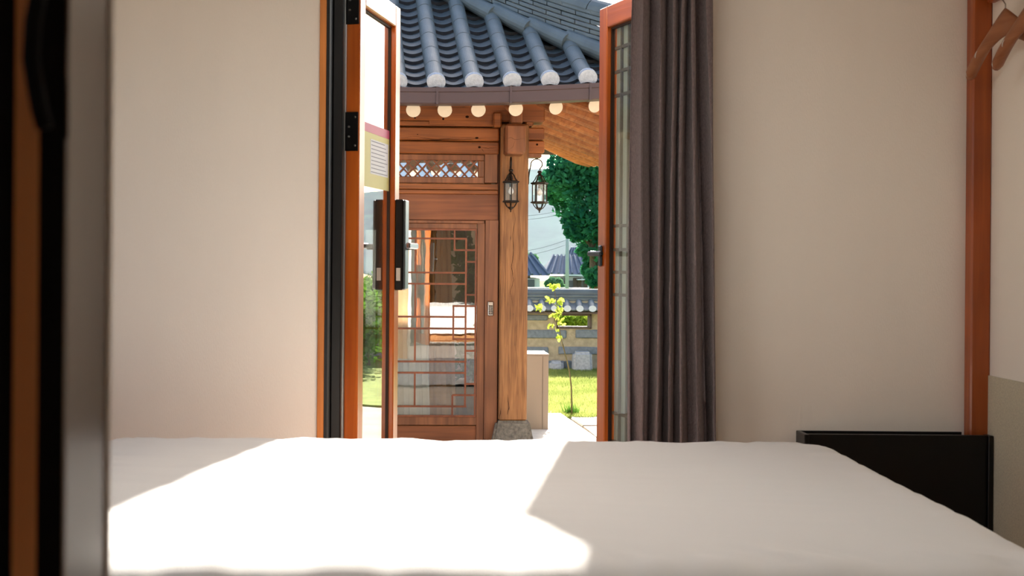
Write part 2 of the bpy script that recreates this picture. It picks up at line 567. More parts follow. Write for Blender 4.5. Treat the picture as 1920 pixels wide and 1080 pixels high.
# ------------------------------------------------------------------ curtain
def curtain_mesh(name, mat, x0t, x1t, x0b, x1b, zt, zb, folds, amp, y, nx=150, nz=60, seed=1, th=0.004):
    rnd = random.Random(seed)
    ph = [rnd.uniform(-.5, .5) for _ in range(folds + 2)]
    vs, fs = [], []
    for j in range(nz + 1):
        t = j / nz
        z = zt + (zb - zt) * t
        for i in range(nx + 1):
            u = i / nx
            uu = u + 0.034 * math.sin(2 * math.pi * (u * 1.3 + t * .35 + seed * .37)) + .012 * math.sin(9 * u + 5 * t)
            k = uu * folds
            w_ = math.sin(2 * math.pi * (k + .12 * ph[int(max(0, k)) % len(ph)]))
            w_ = math.copysign(abs(w_) ** .75, w_)
            a = amp * (.8 + .8 * noise.noise((u * 5, t * .9, seed))) * (.75 + .35 * t)
            x = (x0t + (x1t - x0t) * u) * (1 - t) + (x0b + (x1b - x0b) * u) * t
            x += .009 * math.sin(4 * math.pi * k + 1.0) + .006 * noise.noise((u * 9, t * 3, 2))
            vs.append((x, y + a * w_ + .008 * noise.noise((u * 6, t * 4, 7 + seed)), z))
    for j in range(nz):
        for i in range(nx):
            a = j * (nx + 1) + i
            fs.append((a, a + nx + 1, a + nx + 2, a + 1))
    me = bpy.data.meshes.new(name)
    me.from_pydata(vs, [], fs)
    me.polygons.foreach_set('use_smooth', [True] * len(me.polygons))
    me.materials.append(MATS[mat])
    return me

ct = thing('curtain', 'dark grey pleated linen curtain hanging beside the right door leaf', 'curtain', (0, 0, 0))
cmesh = curtain_mesh('cloth', 'curtain_cloth', .604, .852, .575, .905, 2.40, 0.03, 6, .054, 4.43, seed=3)
c_o = inst('cloth', cmesh, ct)
cs = c_o.modifiers.new('thick', 'SOLIDIFY'); cs.thickness = .004
MB().tube([(-.75, 4.46, 2.43), (1.05, 4.46, 2.43)], .014, 12).build('curtain_rod', 'black_metal', ct)
for x in (-.72, .15, 1.02):
    MB().tube([(x, 4.46, 2.43), (x, 4.545, 2.45)], .008, 8).build('rod_bracket', 'black_metal', ct)

# ------------------------------------------------------------------ bed
bd = thing('bed', 'wide bed covered with a plain off-white sheet', 'bed', (0, 0, 0))
BX0, BX1, BY0, BY1, BZ = -1.16, 1.15, 2.095, 3.83, 0.455
def rr(x0, x1, y0, y1, r, n=14, nl=60):
    pts = []
    def arc(cx, cy, a0):
        for i in range(n):
            a = a0 + (math.pi / 2) * i / n
            pts.append((cx + r * math.cos(a), cy + r * math.sin(a)))
    def ln(p, q, k):
        for i in range(k):
            t = i / k
            pts.append((p[0] + (q[0] - p[0]) * t, p[1] + (q[1] - p[1]) * t))
    arc(x1 - r, y1 - r, 0); ln((x1 - r, y1), (x0 + r, y1), nl)
    arc(x0 + r, y1 - r, math.pi / 2); ln((x0, y1 - r), (x0, y0 + r), nl)
    arc(x0 + r, y0 + r, math.pi); ln((x0 + r, y0), (x1 - r, y0), nl * 2)
    arc(x1 - r, y0 + r, 1.5 * math.pi); ln((x1, y0 + r), (x1, y1 - r), nl)
    return pts
def bed_cloth(name, mat, parent, zb, wr_amp):
    P = rr(BX0, BX1, BY0, BY1, .17)
    N = len(P)
    cx, cy = (BX0 + BX1) / 2, (BY0 + BY1) / 2
    rings = []
    rad = .12
    for k in range(7):
        rings.append((0.0, zb + (BZ - rad - zb) * k / 6))
    for k in range(1, 9):
        a = math.pi / 2 * k / 8
        rings.append((rad * (1 - math.cos(a)), BZ - rad + rad * math.sin(a)))
    vs, fs = [], []
    def nrm(i):
        a, b = P[i - 1], P[(i + 1) % N]
        dx, dy = b[0] - a[0], b[1] - a[1]
        l = math.hypot(dx, dy) or 1
        return dy / l, -dx / l
    last = None
    for (ins, z) in rings:
        ring = []
        for i, (x, y) in enumerate(P):
            nx_, ny_ = nrm(i)
            x2, y2 = x - nx_ * ins, y - ny_ * ins
            ring.append((x2, y2))
            q = max(0.0, (BZ - z) / BZ)
            wv = wr_amp * (.3 + 2.2 * q) * noise.noise((x * 9 + .5 * z, y * 9, z * 1.5)) + .35 * wr_amp * noise.noise((x * 26, y * 26, z * 5))
            zz = z + (.010 * noise.noise((x * 7, y * 7, 3)) + .006 * noise.noise((x * 19, y * 19, 5))) * (ins / rad) * (1 if z > BZ - rad else 0)
            vs.append((x2 + nx_ * wv, y2 + ny_ * wv, zz))
        last = ring
    K = 34
    for k in range(1, K + 1):
        f = 1 - k / K * .985
        for (x, y) in last:
            x2, y2 = cx + (x - cx) * f, cy + (y - cy) * f
            e = min(1, (1 - f) * 6)
            z = BZ + (1 - e) * (.010 * noise.noise((x * 7, y * 7, 3)) + .006 * noise.noise((x * 19, y * 19, 5)))
            z += .0035 * noise.noise((x2 * 2.5, y2 * 7, 1)) + .0016 * noise.noise((x2 * 6 + y2 * 4, y2 * 20, 4)) + .006 * e
            vs.append((x2, y2, z))
    n_r = len(rings) + K
    for r_ in range(n_r - 1):
        for i in range(N):
            j = (i + 1) % N
            fs.append((r_ * N + i, r_ * N + j, (r_ + 1) * N + j, (r_ + 1) * N + i))
    fs.append(tuple((n_r - 1) * N + i for i in range(N)))
    me = bpy.data.meshes.new(name)
    me.from_pydata(vs, [], fs)
    me.polygons.foreach_set('use_smooth', [True] * len(me.polygons))
    me.materials.append(MATS[mat])
    return inst(name, me, parent)
bed_cloth('sheet', 'sheet_cloth', bd, .10, .012)
B(BX0 + .03, BX1 - .03, BY0 + .03, BY1 - .03, .18, BZ - .03).build('mattress', 'mattress_cloth', bd, bevel=.04)
B(BX0 + .05, BX1 - .05, BY0 + .05, BY1 - .05, .0, .18).build('bed_base', 'floor_wood', bd, bevel=.01)

# ------------------------------------------------------------------ low black cabinet in the corner
bc = thing('low_cabinet', 'low black cabinet standing in the corner behind the bed', 'cabinet', (1.215, 4.43, 0))
cw, cd, ch = XR - .010 - 1.215, .115, .385
B(0, .018, 0, cd, 0, ch - .002).build('side_panel', 'black_lacquer', bc, bevel=.002)
B(cw - .018, cw, 0, cd - .065, 0, ch - .002).build('side_panel', 'black_lacquer', bc, bevel=.002)
B(.018, cw - .018, .012, .030, .03, ch - .002).build('front_panel', 'black_lacquer', bc, bevel=.002)
B(.018, cw - .075, cd - .012, cd, 0, ch - .002).build('back_panel', 'black_lacquer', bc)
B(.018, cw - .075, .030, cd - .012, ch - .03, ch - .012).build('top_panel', 'black_lacquer', bc)

# ------------------------------------------------------------------ peg rail and hangers on the right wall
rz = 1.955
rail = thing('peg_rail', 'orange wooden peg rail fixed high on the right wall', 'rail', (XR, 3.2, rz))
B(-.030, 0, 0, 1.27, 0.0, .085).build('board', 'corner_wood', rail, bevel=.004)
for y in (.765, .985):
    MB().tube([(-.03, y, .035), (-.075, y, .045), (-.085, y, .052)], [.009, .008, .010], 10).build('peg', 'corner_wood', rail, smooth=True)
def hanger(neck, ang, label):
    h = thing('coat_hanger', label, 'hanger', neck, ang, group='wooden coat hangers on the right wall')
    # shoulder bar: swept section along local y; contoured, wide at the ends
    vs, fs = [], []
    n = 28
    W = .235
    for i in range(n + 1):
        t = -1 + 2 * i / n
        a = abs(t)
        y = W * t
        z = -.030 - .150 * (a ** 1.15)
        bow = .035 * a * a
        hh = .030 * (1 - a) ** 2 + .020
        tt = .009 + .015 * min(1, a * 1.3)
        if a > .93:
            hh *= .72; tt *= .75
        for k in range(10):
            q = 2 * math.pi * k / 10
            vs.append((bow + tt * math.cos(q), y, z + hh * math.sin(q)))
    for i in range(n):
        for k in range(10):
            k2 = (k + 1) % 10
            fs.append((i * 10 + k, i * 10 + k2, (i + 1) * 10 + k2, (i + 1) * 10 + k))
    fs.append(tuple(range(10))[::-1]); fs.append(tuple(n * 10 + k for k in range(10)))
    MB().add(vs, fs).build('shoulder_bar', 'hanger_wood', h, smooth=True)
    pts = [(0, 0, -.015), (0, 0, .030)]
    for i in range(13):
        a = R(-60 + 250 * i / 12)
        pts.append((0, .0 + .021 * math.cos(a) + .0, .062 + .021 * math.sin(a)))
    MB().tube(pts, .0022, 8).build('hook', 'hook_wire', h, smooth=True)
    for s in (-1, 1):
        for a in (.62, .93):
            z = -.030 - .150 * (a ** 1.15)
            MB().lathe([(.0245, -.0015), (.0250, 0), (.0245, .0015)], (0, 0, 0), 14).build('grip_ring', 'white_plastic', h).matrix_local = \
                Matrix.Translation((.035 * a * a, s * .235 * a, z)) @ Matrix.Rotation(R(90 - 32 * -s), 4, 'X') @ Matrix.Diagonal((.95, .95, 1, 1))
    return h
n1 = at(1897, 22, 4.19)
hanger((XR - .085, n1.y, n1.z - .005), R(14), 'wooden coat hanger nearest the corner post on the peg rail')
hanger((XR - .085, 3.97, n1.z - .005), R(14), 'wooden coat hanger at the right edge of the picture')

# ------------------------------------------------------------------ dark sliding door in the foreground
fd = thing('door_3', 'blurred dark sliding door edge close to the camera', None, (0, 0.62, 0), kind='structure')
wood('door3_wood', (206, 140, 92), (220, 160, 112), 'Z', 0.6, spec=.1)
m_, n_, b_ = new_mat('gloss_brown')
b_.inputs['Base Color'].default_value = lin(84, 66, 54)
b_.inputs['Roughness'].default_value = 0.14
b_.inputs['IOR'].default_value = 3.0
def fx(px): return unroll(px, 500)[0] * .62
B(fx(72), fx(121), 0, .066, 0, 2.2).build('stile', 'black_soft', fd)
B(fx(26), fx(72), .0, .04, 0, 2.2).build('wood_inlay', 'door3_wood', fd)
B(fx(26) - .06, fx(26), 0, .04, 0, 2.2).build('stile', 'black_soft', fd)
B(fx(121), fx(121) + .0015, .0, .070, 0, 2.2).build('edge_strip', 'gloss_brown', fd)
B(fx(121), fx(121) + .0028, .068, .073, 0, 2.2).build('edge_bead', 'white_plastic', fd)
hp = []
for px, py in ((78, -40), (62, 40), (58, 110), (66, 160), (74, 205), (84, 240)):
    p = at(px, py, .60); hp.append((p.x, p.y - .62, p.z))
MB().tube(hp, .0042, 10).build('pull_handle', 'black_soft', fd, smooth=True)

# =================================================================== OUTSIDE
GZ = -0.45
plain('render_white', (232, 226, 214), 0.9, spec=.2, var=.05, scale=4)
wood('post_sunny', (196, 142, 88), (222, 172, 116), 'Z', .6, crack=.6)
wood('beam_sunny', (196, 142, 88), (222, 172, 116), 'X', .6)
wood('rafter_wood', (134, 76, 38), (172, 106, 58), 'Y', .6, crack=.4)
wood('rafter_wood_x', (142, 82, 42), (178, 112, 64), 'X', .6, crack=.4)
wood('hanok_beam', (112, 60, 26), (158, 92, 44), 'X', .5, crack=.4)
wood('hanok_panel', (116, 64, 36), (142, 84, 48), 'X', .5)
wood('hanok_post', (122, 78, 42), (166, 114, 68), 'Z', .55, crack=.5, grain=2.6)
wood('hanok_stile', (108, 64, 40), (140, 88, 56), 'Z', .45)
wood('lattice_wood', (112, 58, 34), (136, 76, 46), 'Z', .5)
plain('rafter_white', (216, 202, 182), 0.85, spec=.2, var=.04, scale=20)
plain('mortar_white', (176, 180, 186), 0.9, spec=.1, var=.12, scale=45, bump=.4, bscale=90)
plain('roof_tile', (90, 98, 98), 0.48, spec=.5, var=.18, scale=6, bump=.08, bscale=80)
plain('roof_deck', (60, 52, 46), 0.9)
plain('gutter_brown', (76, 58, 56), 0.45, spec=.4)
plain('granite', (120, 112, 100), 0.9, spec=.2, var=.35, scale=38, bump=.5, bscale=70)
plain('granite_pale', (176, 176, 176), 0.9, spec=.2, var=.18, scale=30, bump=.4, bscale=60)
plain('wall_stone', (128, 134, 138), 0.9, spec=.2, var=.16, scale=22, bump=.4, bscale=50)
plain('mud_plaster', (180, 164, 134), 0.95, spec=.1, var=.16, scale=14, bump=.5, bscale=40)
plain('iron_bronze', (46, 34, 26), 0.5, metal=.6)
plain('bulb_glass', (235, 230, 222), 0.25)
plain('beige_metal', (154, 136, 118), 0.55, spec=.3)
plain('pale_paving', (206, 202, 192), 0.9, spec=.2, var=.08, scale=9, bump=.3, bscale=60)
plain('old_paving', (168, 158, 146), 0.9, spec=.2, var=.2, scale=12, bump=.3, bscale=50)
plain('soil', (176, 164, 146), 0.95, spec=.1, var=.12, scale=3)
plain('lawn', (132, 144, 76), 0.95, spec=.1, var=.25, scale=6)
plain('field_green', (96, 120, 44), 0.95, spec=.1, var=.25, scale=1.5)
leafmat('grass_blade', (140, 152, 80), (172, 178, 102), .45)
leafmat('ginkgo_leaf', (140, 170, 50), (206, 212, 96), .6)
leafmat('tree_leaf', (38, 102, 78), (70, 138, 92), .45)
leafmat('tree_leaf_pale', (90, 136, 96), (126, 164, 120), .4)
leafmat('shrub_leaf', (52, 96, 34), (104, 146, 56), .4)
plain('bark', (112, 94, 78), 0.95, spec=.1, var=.25, scale=30)
plain('twig', (108, 98, 66), 0.9, spec=.1)
plain('concrete', (170, 176, 174), 0.9, spec=.2, var=.05, scale=4)
plain('far_tile', (92, 102, 116), 0.6, var=.1, scale=3)
plain('far_plaster', (214, 212, 206), 0.9)
plain('far_wood', (92, 76, 66), 0.8)
plain('far_glass', (60, 66, 74), 0.2)
plain('wire', (120, 126, 134), 0.7)
plain('forest_hill', (66, 92, 74), 1.0, spec=.0, var=.35, scale=.05)
plain('drape_white', (236, 232, 222), 0.9, spec=.1)
plain('drape_tan', (198, 152, 108), 0.9, spec=.1)
plain('blanket_blue', (70, 78, 96), 0.95, spec=.1, var=.2, scale=12)

# ---- ground
struct('ground', B(-40, 60, 4.8, 400, GZ - .4, GZ - .02), 'soil')
struct('field', B(-60, 80, 17.7, 130, GZ - .03, GZ - .01), 'field_green')
lawn = struct('lawn', B(.30, 14, 11.62, 17.25, GZ - .03, GZ), 'lawn')
rnd = random.Random(5)
vs, fs = [], []
for i in range(52000):
    y = 11.6 + 5.5 * rnd.random() ** 1.25
    x = .058 * y + rnd.random() * (.11 * y)
    if y < 11.8 and x > 1.2 + 0: y += .1
    h = .02 + .03 * rnd.random()
    a = rnd.random() * 6.28
    dx, dy = .005 * math.cos(a), .005 * math.sin(a)
    lx, ly = rnd.uniform(-.02, .02), rnd.uniform(-.02, .02)
    k = len(vs)
    vs += [(x - dx, y - dy, GZ), (x + dx, y + dy, GZ), (x + lx, y + ly, GZ + h)]
    fs.append((k, k + 1, k + 2))
g = MB().add(vs, fs).build('grass', 'grass_blade')
tag(g, 'short sunlit grass of the lawn before the stone wall', 'grass', kind='stuff')

# paving slabs
def slab(poly, z0, z1, name, mat, label, cat, grp):
    n = len(poly)
    v = [(x, y, z0) for x, y in poly] + [(x, y, z1) for x, y in poly]
    f = [tuple(range(n))[::-1], tuple(range(n, 2 * n))] + [(i, (i + 1) % n, n + (i + 1) % n, n + i) for i in range(n)]
    o = MB().add(v, f).build(name, mat, None, bevel=.012)
    return tag(o, label, cat, grp)
def gp(px, py, z=GZ):
    a, b = unroll(px, py)
    Y = (z - CZ) / b
    return (a * Y, Y)
pA = [gp(940, 822), gp(940, 781), gp(1053, 781), gp(1118, 826), gp(1118, 850), gp(940, 850)]
slab(pA, GZ - .05, GZ + .035, 'paving_slab', 'pale_paving', 'large pale sunlit paving slab beside the beige box', 'paving slab', 'paving slabs by the lawn')
k = 0
labs = ['rough grey paving slab under the lawn edge, right of the pale slab', 'grey paving slab nearest the right door leaf, below the lawn edge']
for (a, b, c, d) in (((1068, 784), (1122, 784), (1122, 800), (1092, 800)), ((1094, 802), (1122, 802), (1122, 824), (1122, 825))):
    slab([gp(*a), gp(*b), gp(*c), gp(*d)][::-1], GZ - .05, GZ + .015, 'paving_slab', 'old_paving', labs[k], 'paving slab', 'paving slabs by the lawn')
    k += 1
slab([gp(1024, 779), gp(1024, 773.5), gp(1046, 773.5), gp(1052, 779)][::-1], GZ - .05, GZ + .02, 'paving_slab', 'old_paving', 'narrow grey edging slab at the grass behind the beige box', 'paving slab', 'paving slabs by the lawn')

# ---- our own house front (lit by the sun, mirrored in the panes opposite)
hf = thing('house_front', 'white plastered outside of the bedroom house with timber posts', 'house', (0, YO, GZ), kind='structure')
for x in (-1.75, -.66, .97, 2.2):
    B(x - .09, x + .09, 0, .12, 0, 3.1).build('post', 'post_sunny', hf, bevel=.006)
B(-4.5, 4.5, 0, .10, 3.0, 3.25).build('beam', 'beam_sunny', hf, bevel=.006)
B(-4.5, XL - .2, -.2, 0, 0, 3.2).build('plaster_panel', 'render_white', hf)
B(XL - .2, DX0 - .02, 0, .012, .45, 3.0).build('plaster_panel', 'render_white', hf)
B(DX1 + .02, XR + .25, 0, .012, .45, 3.0).build('plaster_panel', 'render_white', hf)
B(XR + .25, 4.5, -.2, 0, 0, 3.2).build('plaster_panel', 'render_white', hf)
B(-4.5, 4.5, 0, .34, 0, .30).build('stone_step', 'granite_pale', hf, bevel=.01)
rme = MB().tube([(0, -.3, 3.52), (0, .72, 3.22)], .055, 12).mesh('rafter', 'rafter_wood', smooth=False)
cme = MB().lathe([(.056, -.003), (.056, .004)], n=16).mesh('rafter_end', 'rafter_white')
for i in range(26):
    x = -3.4 + i * .26
    r = inst('rafter', rme, hf, Matrix.Translation((x, 0, 0)))
    inst('rafter_end', cme, r, Matrix.Translation((0, .722, 3.22)) @ Matrix.Rotation(R(90), 4, 'X'))
MB().hexa([(-4.5, -3, 4.5), (4.5, -3, 4.5), (4.5, .85, 3.30), (-4.5, .85, 3.30)], [(-4.5, -3, 4.62), (4.5, -3, 4.62), (4.5, .85, 3.40), (-4.5, .85, 3.40)]).build('eave', 'roof_tile', hf)

# =================================================================== HANOK
YAW = R(2.5)
HD = 2.4                                    # depth of the house, post to post
OX, OY = at(961, 545, 10.0).x, 10.0
hk = thing('hanok_house', 'traditional timber house with blue-grey curved tile roof across the yard', 'house', (OX, OY, 0), YAW)
cS, sS = math.cos(YAW), math.sin(YAW)
def H(px, py, yl):
    a, b = unroll(px, py)
    t = (yl - OX * sS + OY * cS) / (cS - a * sS)
    return ((t * a - OX) * cS + (t - OY) * sS, CZ + t * b)
def HB(px0, py0, px1, py1, y0, y1, name, mat, parent=None, bevel=.006):
    """box whose front face (local y0) covers the given picture rectangle"""
    xm, ym = (px0 + px1) / 2, (py0 + py1) / 2
    x0, x1 = H(px0, ym, y0)[0], H(px1, ym, y0)[0]
    z1, z0 = H(xm, py0, y0)[1], H(xm, py1, y0)[1]
    return B(x0, x1, y0, y1, z0, z1).build(name, mat, parent or hk, bevel=bevel)

XLH = -9.0     # left end of the house
# corner post, base stone
zt_ = H(961, 232, -.112)[1]; zb_ = H(961, 789, -.112)[1]
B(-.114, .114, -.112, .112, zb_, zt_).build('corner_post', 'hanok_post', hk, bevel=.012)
m = MB()
def sq(h, z, j=0): return [(-h, -h, z), (h, -h, z), (h, h, z), (-h, h, z)]
m.hexa(sq(.185, GZ - .05), sq(.135, zb_))
m.build('base_stone', 'granite', hk, bevel=.02, seg=2)
# facade timbers (picture rectangles on the facade plane)
XLp = 640
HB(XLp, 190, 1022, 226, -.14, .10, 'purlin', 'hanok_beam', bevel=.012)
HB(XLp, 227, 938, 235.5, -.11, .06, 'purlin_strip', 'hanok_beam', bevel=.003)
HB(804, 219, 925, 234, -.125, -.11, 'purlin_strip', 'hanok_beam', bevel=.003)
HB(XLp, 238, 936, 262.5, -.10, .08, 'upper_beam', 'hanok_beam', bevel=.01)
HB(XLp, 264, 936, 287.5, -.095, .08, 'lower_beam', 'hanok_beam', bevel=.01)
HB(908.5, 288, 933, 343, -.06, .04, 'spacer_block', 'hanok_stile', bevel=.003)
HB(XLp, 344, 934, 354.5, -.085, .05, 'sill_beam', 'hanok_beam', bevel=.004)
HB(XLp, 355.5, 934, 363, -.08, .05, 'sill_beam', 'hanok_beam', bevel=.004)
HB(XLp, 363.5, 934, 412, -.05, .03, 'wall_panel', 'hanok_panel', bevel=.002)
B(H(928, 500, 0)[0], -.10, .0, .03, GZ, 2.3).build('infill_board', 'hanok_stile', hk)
# joinery at the corner
HB(925, 210, 941, 238, -.18, .0, 'bracket_block', 'hanok_beam', bevel=.012)
HB(958, 206, 980, 232, -.30, -.05, 'bracket_arm', 'hanok_stile', bevel=.012)
HB(948, 232, 986, 288, -.34, -.05, 'beam_end', 'hanok_stile', bevel=.018)
HB(985, 212, 1001, 236, -.10, .10, 'bracket_block', 'hanok_beam', bevel=.012)
HB(983, 239, 1021, 262, -.09, .09, 'upper_beam_end', 'hanok_beam', bevel=.010)
HB(983, 263.5, 1021, 287, -.085, .085, 'lower_beam_end', 'hanok_beam', bevel=.010)
HB(984, 287, 1016, 295, -.06, .06, 'tie_bracket', 'hanok_stile', bevel=.006)

# drying cracks and knots in the old timber
plain('crack_dark', (34, 18, 10), .95, spec=.05)
def crack(pts, yl, parent, w0=.9, seed=1):
    r = random.Random(seed)
    m = MB(); n = len(pts)
    P3 = []
    for i in range(n - 1):
        for k in range(4):
            t = k / 4
            P3.append((pts[i][0] + (pts[i + 1][0] - pts[i][0]) * t + r.uniform(-.3, .3), pts[i][1] + (pts[i + 1][1] - pts[i][1]) * t + r.uniform(-.5, .5)))
    P3.append(pts[-1])
    q = [H(px, py, yl) for px, py in P3]
    N = len(q)
    vert = abs(pts[-1][1] - pts[0][1]) > abs(pts[-1][0] - pts[0][0])
    for i, (x, z) in enumerate(q):
        ww = .33 * w0 / 230 * (.15 + math.sin(math.pi * i / (N - 1)) * r.uniform(.6, 1.1))
        dx, dz = (ww, 0) if vert else (0, ww)
        m.v += [(x - dx, yl, z - dz), (x + dx, yl, z + dz), (x + dx, yl + .004, z + dz), (x - dx, yl + .004, z - dz)]
        if i:
            k = 4 * i
            m.f += [(k - 4 + j, k - 4 + (j + 1) % 4, k + (j + 1) % 4, k + j) for j in range(4)]
    m.f += [(0, 1, 2, 3), (4 * N - 1, 4 * N - 2, 4 * N - 3, 4 * N - 4)]
    return m.build('crack', 'crack_dark', parent)
def knot(px, py, yl, rx, rz, parent):
    x, z = H(px, py, yl)
    o = MB().lathe([(rx * .7 / 230, -.001), (rx * .55 / 230, .0012)], n=12).build('knot', 'crack_dark', parent)
    o.matrix_local = Matrix.Translation((x, yl, z)) @ Matrix.Rotation(R(90), 4, 'X') @ Matrix.Diagonal((1, rz / rx, 1, 1))
PARTS = {o.name: o for o in hk.children}
po = PARTS['corner_post']
crack([(963, 394), (966, 410), (961, 440), (963, 470), (959, 500), (963, 525), (957, 548), (962, 575)], -.1128, po, 1.2, 3)
crack([(952, 740), (954, 765), (951, 778)], -.1128, po, 1.6, 4)
crack([(939, 765), (937, 786)], -.1128, po, 1.4, 5)
crack([(974, 430), (975, 470), (972, 500)], -.1128, po, .5, 6)
crack([(946, 470), (949, 520), (945, 560), (950, 620)], -.1128, po, .5, 7)
crack([(970, 600), (967, 650), (972, 700)], -.1128, po, .6, 8)
ub_ = PARTS['upper_beam']; lb_ = PARTS['lower_beam']; pu_ = PARTS['purlin']
crack([(752, 258), (780, 256), (810, 261), (850, 259), (890, 258), (932, 259)], -.1008, ub_, 1.0, 9)
crack([(750, 265), (790, 264.5), (830, 262), (880, 261), (925, 261)], -.1008, ub_, 1.3, 10)
knot(894, 258.5, -.1006, 5, 2.6, ub_); knot(783, 252, -.1006, 1.6, 1.2, ub_)
knot(899, 276, -.0956, 4, 3, lb_)
crack([(901, 276), (915, 278), (933, 277)], -.0958, lb_, 1.1, 11)
crack([(902, 278), (908, 285)], -.0958, lb_, 1.2, 12)
knot(876, 219, -.1406, 5, 3.4, pu_); knot(778, 221, -.1406, 3, 2, pu_); knot(831, 223, -.1406, 3, 3, pu_)
ed_ = [o for o in hk.children if o.name.startswith('beam_end')][0]
crack([(949, 260), (958, 258), (966, 262), (984, 259)], -.3408, ed_, .7, 13)
crack([(966, 262), (962, 275), (950, 284)], -.3408, ed_, .6, 14)
le_ = [o for o in hk.children if o.name.startswith('lower_beam_end')][0]
knot(1007, 271, -.0856, 3.2, 3, le_)

# transom window with diamond lattice
def rect(px0, py0, px1, py1, yl):
    xm, ym = (px0 + px1) / 2, (py0 + py1) / 2
    return H(px0, ym, yl)[0], H(px1, ym, yl)[0], H(xm, py1, yl)[1], H(xm, py0, yl)[1]
tx0, tx1, tz0, tz1 = rect(668, 289, 908, 343, -.075)
ix0, ix1, iz0, iz1 = rect(682, 300, 896.5, 331, -.075)
tw = thing('transom_window', None, None, (0, 0, 0)); tw.parent = hk
for (a, b, c, d) in ((tx0, tx1, iz1, tz1), (tx0, tx1, tz0, iz0), (tx0, ix0, iz0, iz1), (ix1, tx1, iz0, iz1)):
    B(a, b, -.078, -.02, c, d).build('frame_bar', 'hanok_stile', tw, bevel=.005)
gl = B(-(ix1 - ix0) / 2, (ix1 - ix0) / 2, -.002, .002, 0, iz1 - iz0).build('pane', 'hanok_glass', tw)
gl.matrix_local = Matrix.Translation(((ix0 + ix1) / 2, -.042, iz0)) @ Matrix.Rotation(R(-4.3), 4, 'X')
hgt = iz1 - iz0
stp = .076
n_d = int((ix1 - ix0 + hgt) / stp) + 1
bar_done = 0
for sgn in (1, -1):
    for i in range(n_d + 1):
        xa = ix0 - hgt * .92 + i * stp if sgn == 1 else ix0 + i * stp
        pts = []
        xe = xa + sgn * hgt * .92
        p, q = (xa, iz0), (xe, iz1)
        def clip(p, q):
            (x0, z0), (x1, z1) = p, q
            out = []
            for (x, z) in (p, q):
                if x < ix0 or x > ix1:
                    X = ix0 if x < ix0 else ix1
                    if abs(x1 - x0) < 1e-6: return None
                    t = (X - x0) / (x1 - x0)
                    if t < 0 or t > 1: return None
                    out.append((X, z0 + (z1 - z0) * t))
                else:
                    out.append((x, z))
            return out
        c_ = clip(p, q)
        if not c_ or math.dist(*c_) < .01: continue
        (x0, z0), (x1, z1) = c_
        L = math.dist((x0, z0), (x1, z1))
        an = math.atan2(z1 - z0, x1 - x0)
        o = B(0, L, -.006, .006, -.0055, .0055).build('lattice_bar', 'lattice_wood', tw)
        o.matrix_local = Matrix.Translation((x0, -.056 - .004 * sgn, z0)) @ Matrix.Rotation(-an, 4, 'Y')

# door with lattice
HB(908.5, 412.5, 933.5, 826, -.07, .04, 'door_jamb', 'hanok_stile', bevel=.004)
HB(XLp, 412.5, 908, 418, -.075, .03, 'door_head', 'hanok_stile', bevel=.003)
ed = thing('entry_door', None, None, (0, 0, 0)); ed.parent = hk
yd = -.058
def DB(px0, py0, px1, py1, y0, y1, nm, mt='hanok_stile', bv=.003):
    return HB(px0, py0, px1, py1, y0, y1, nm, mt, ed, bv)
DB(894, 418.5, 908, 830, yd, -.012, 'stile')
DB(672, 418.5, 684, 830, yd, -.012, 'stile')
DB(684, 418.5, 893.5, 428, yd, -.012, 'rail')
DB(684, 782, 893.5, 797, yd, -.012, 'rail')
DB(684, 798, 893.5, 832, yd + .022, -.02, 'lower_panel', 'hanok_panel')
bw = 3.4
def hbar(y, x0, x1): DB(x0, y - bw / 2, x1, y + bw / 2, yd + .010, yd + .026, 'lattice_bar', 'lattice_wood', 0)
def vbar(x, y0, y1): DB(x - bw / 2, y0, x + bw / 2, y1, yd + .011, yd + .027, 'lattice_bar', 'lattice_wood', 0)
for y in (447, 511, 532, 594, 678, 699, 762): hbar(y, 705, 874.5)
hbar(616, 684, 893)
for (y, x0) in ((469, 852), (491, 873), (553, 873), (574, 849), (636, 849), (658, 873), (720, 873), (741, 848)): hbar(y, x0, 893)
for (x, y0, y1) in ((779, 449, 511), (778.5, 533, 594), (778, 617, 678), (777.5, 700, 761), (852.5, 428, 470), (873, 447, 762), (850, 573, 637), (848, 741, 782), (706, 447, 762)): vbar(x, y0, y1)
for (x, y0, y1) in ((891.5, 428, 782),): vbar(x, y0, y1)
hbar(430, 684, 893); hbar(780, 684, 893)
gx0, gx1, gz0, gz1 = rect(684, 428, 893.5, 782, yd + .034)
gp_ = B(-(gx1 - gx0) / 2, (gx1 - gx0) / 2, -.002, .002, gz0, gz1).build('pane', 'hanok_glass', ed)
gp_.matrix_local = Matrix.Translation(((gx0 + gx1) / 2, yd + .034, 0)) @ Matrix.Rotation(R(-1.5), 4, 'Z')
# keypad
kp = HB(915, 565, 925.5, 592.5, -.092, -.068, 'keypad_lock', 'chrome', bevel=.006)
kx0, kx1, kz0, kz1 = rect(916.6, 572, 924, 590, -.093)
for r_ in range(5):
    for c_ in range(2):
        a = kx0 + (kx1 - kx0) * (c_ + .08) / 2; b = kx0 + (kx1 - kx0) * (c_ + .92) / 2
        c0 = kz0 + (kz1 - kz0) * (r_ + .1) / 5; d0 = kz0 + (kz1 - kz0) * (r_ + .85) / 5
        B(a, b, -.0945, -.092, c0, d0).build('key', 'black_metal', kp)

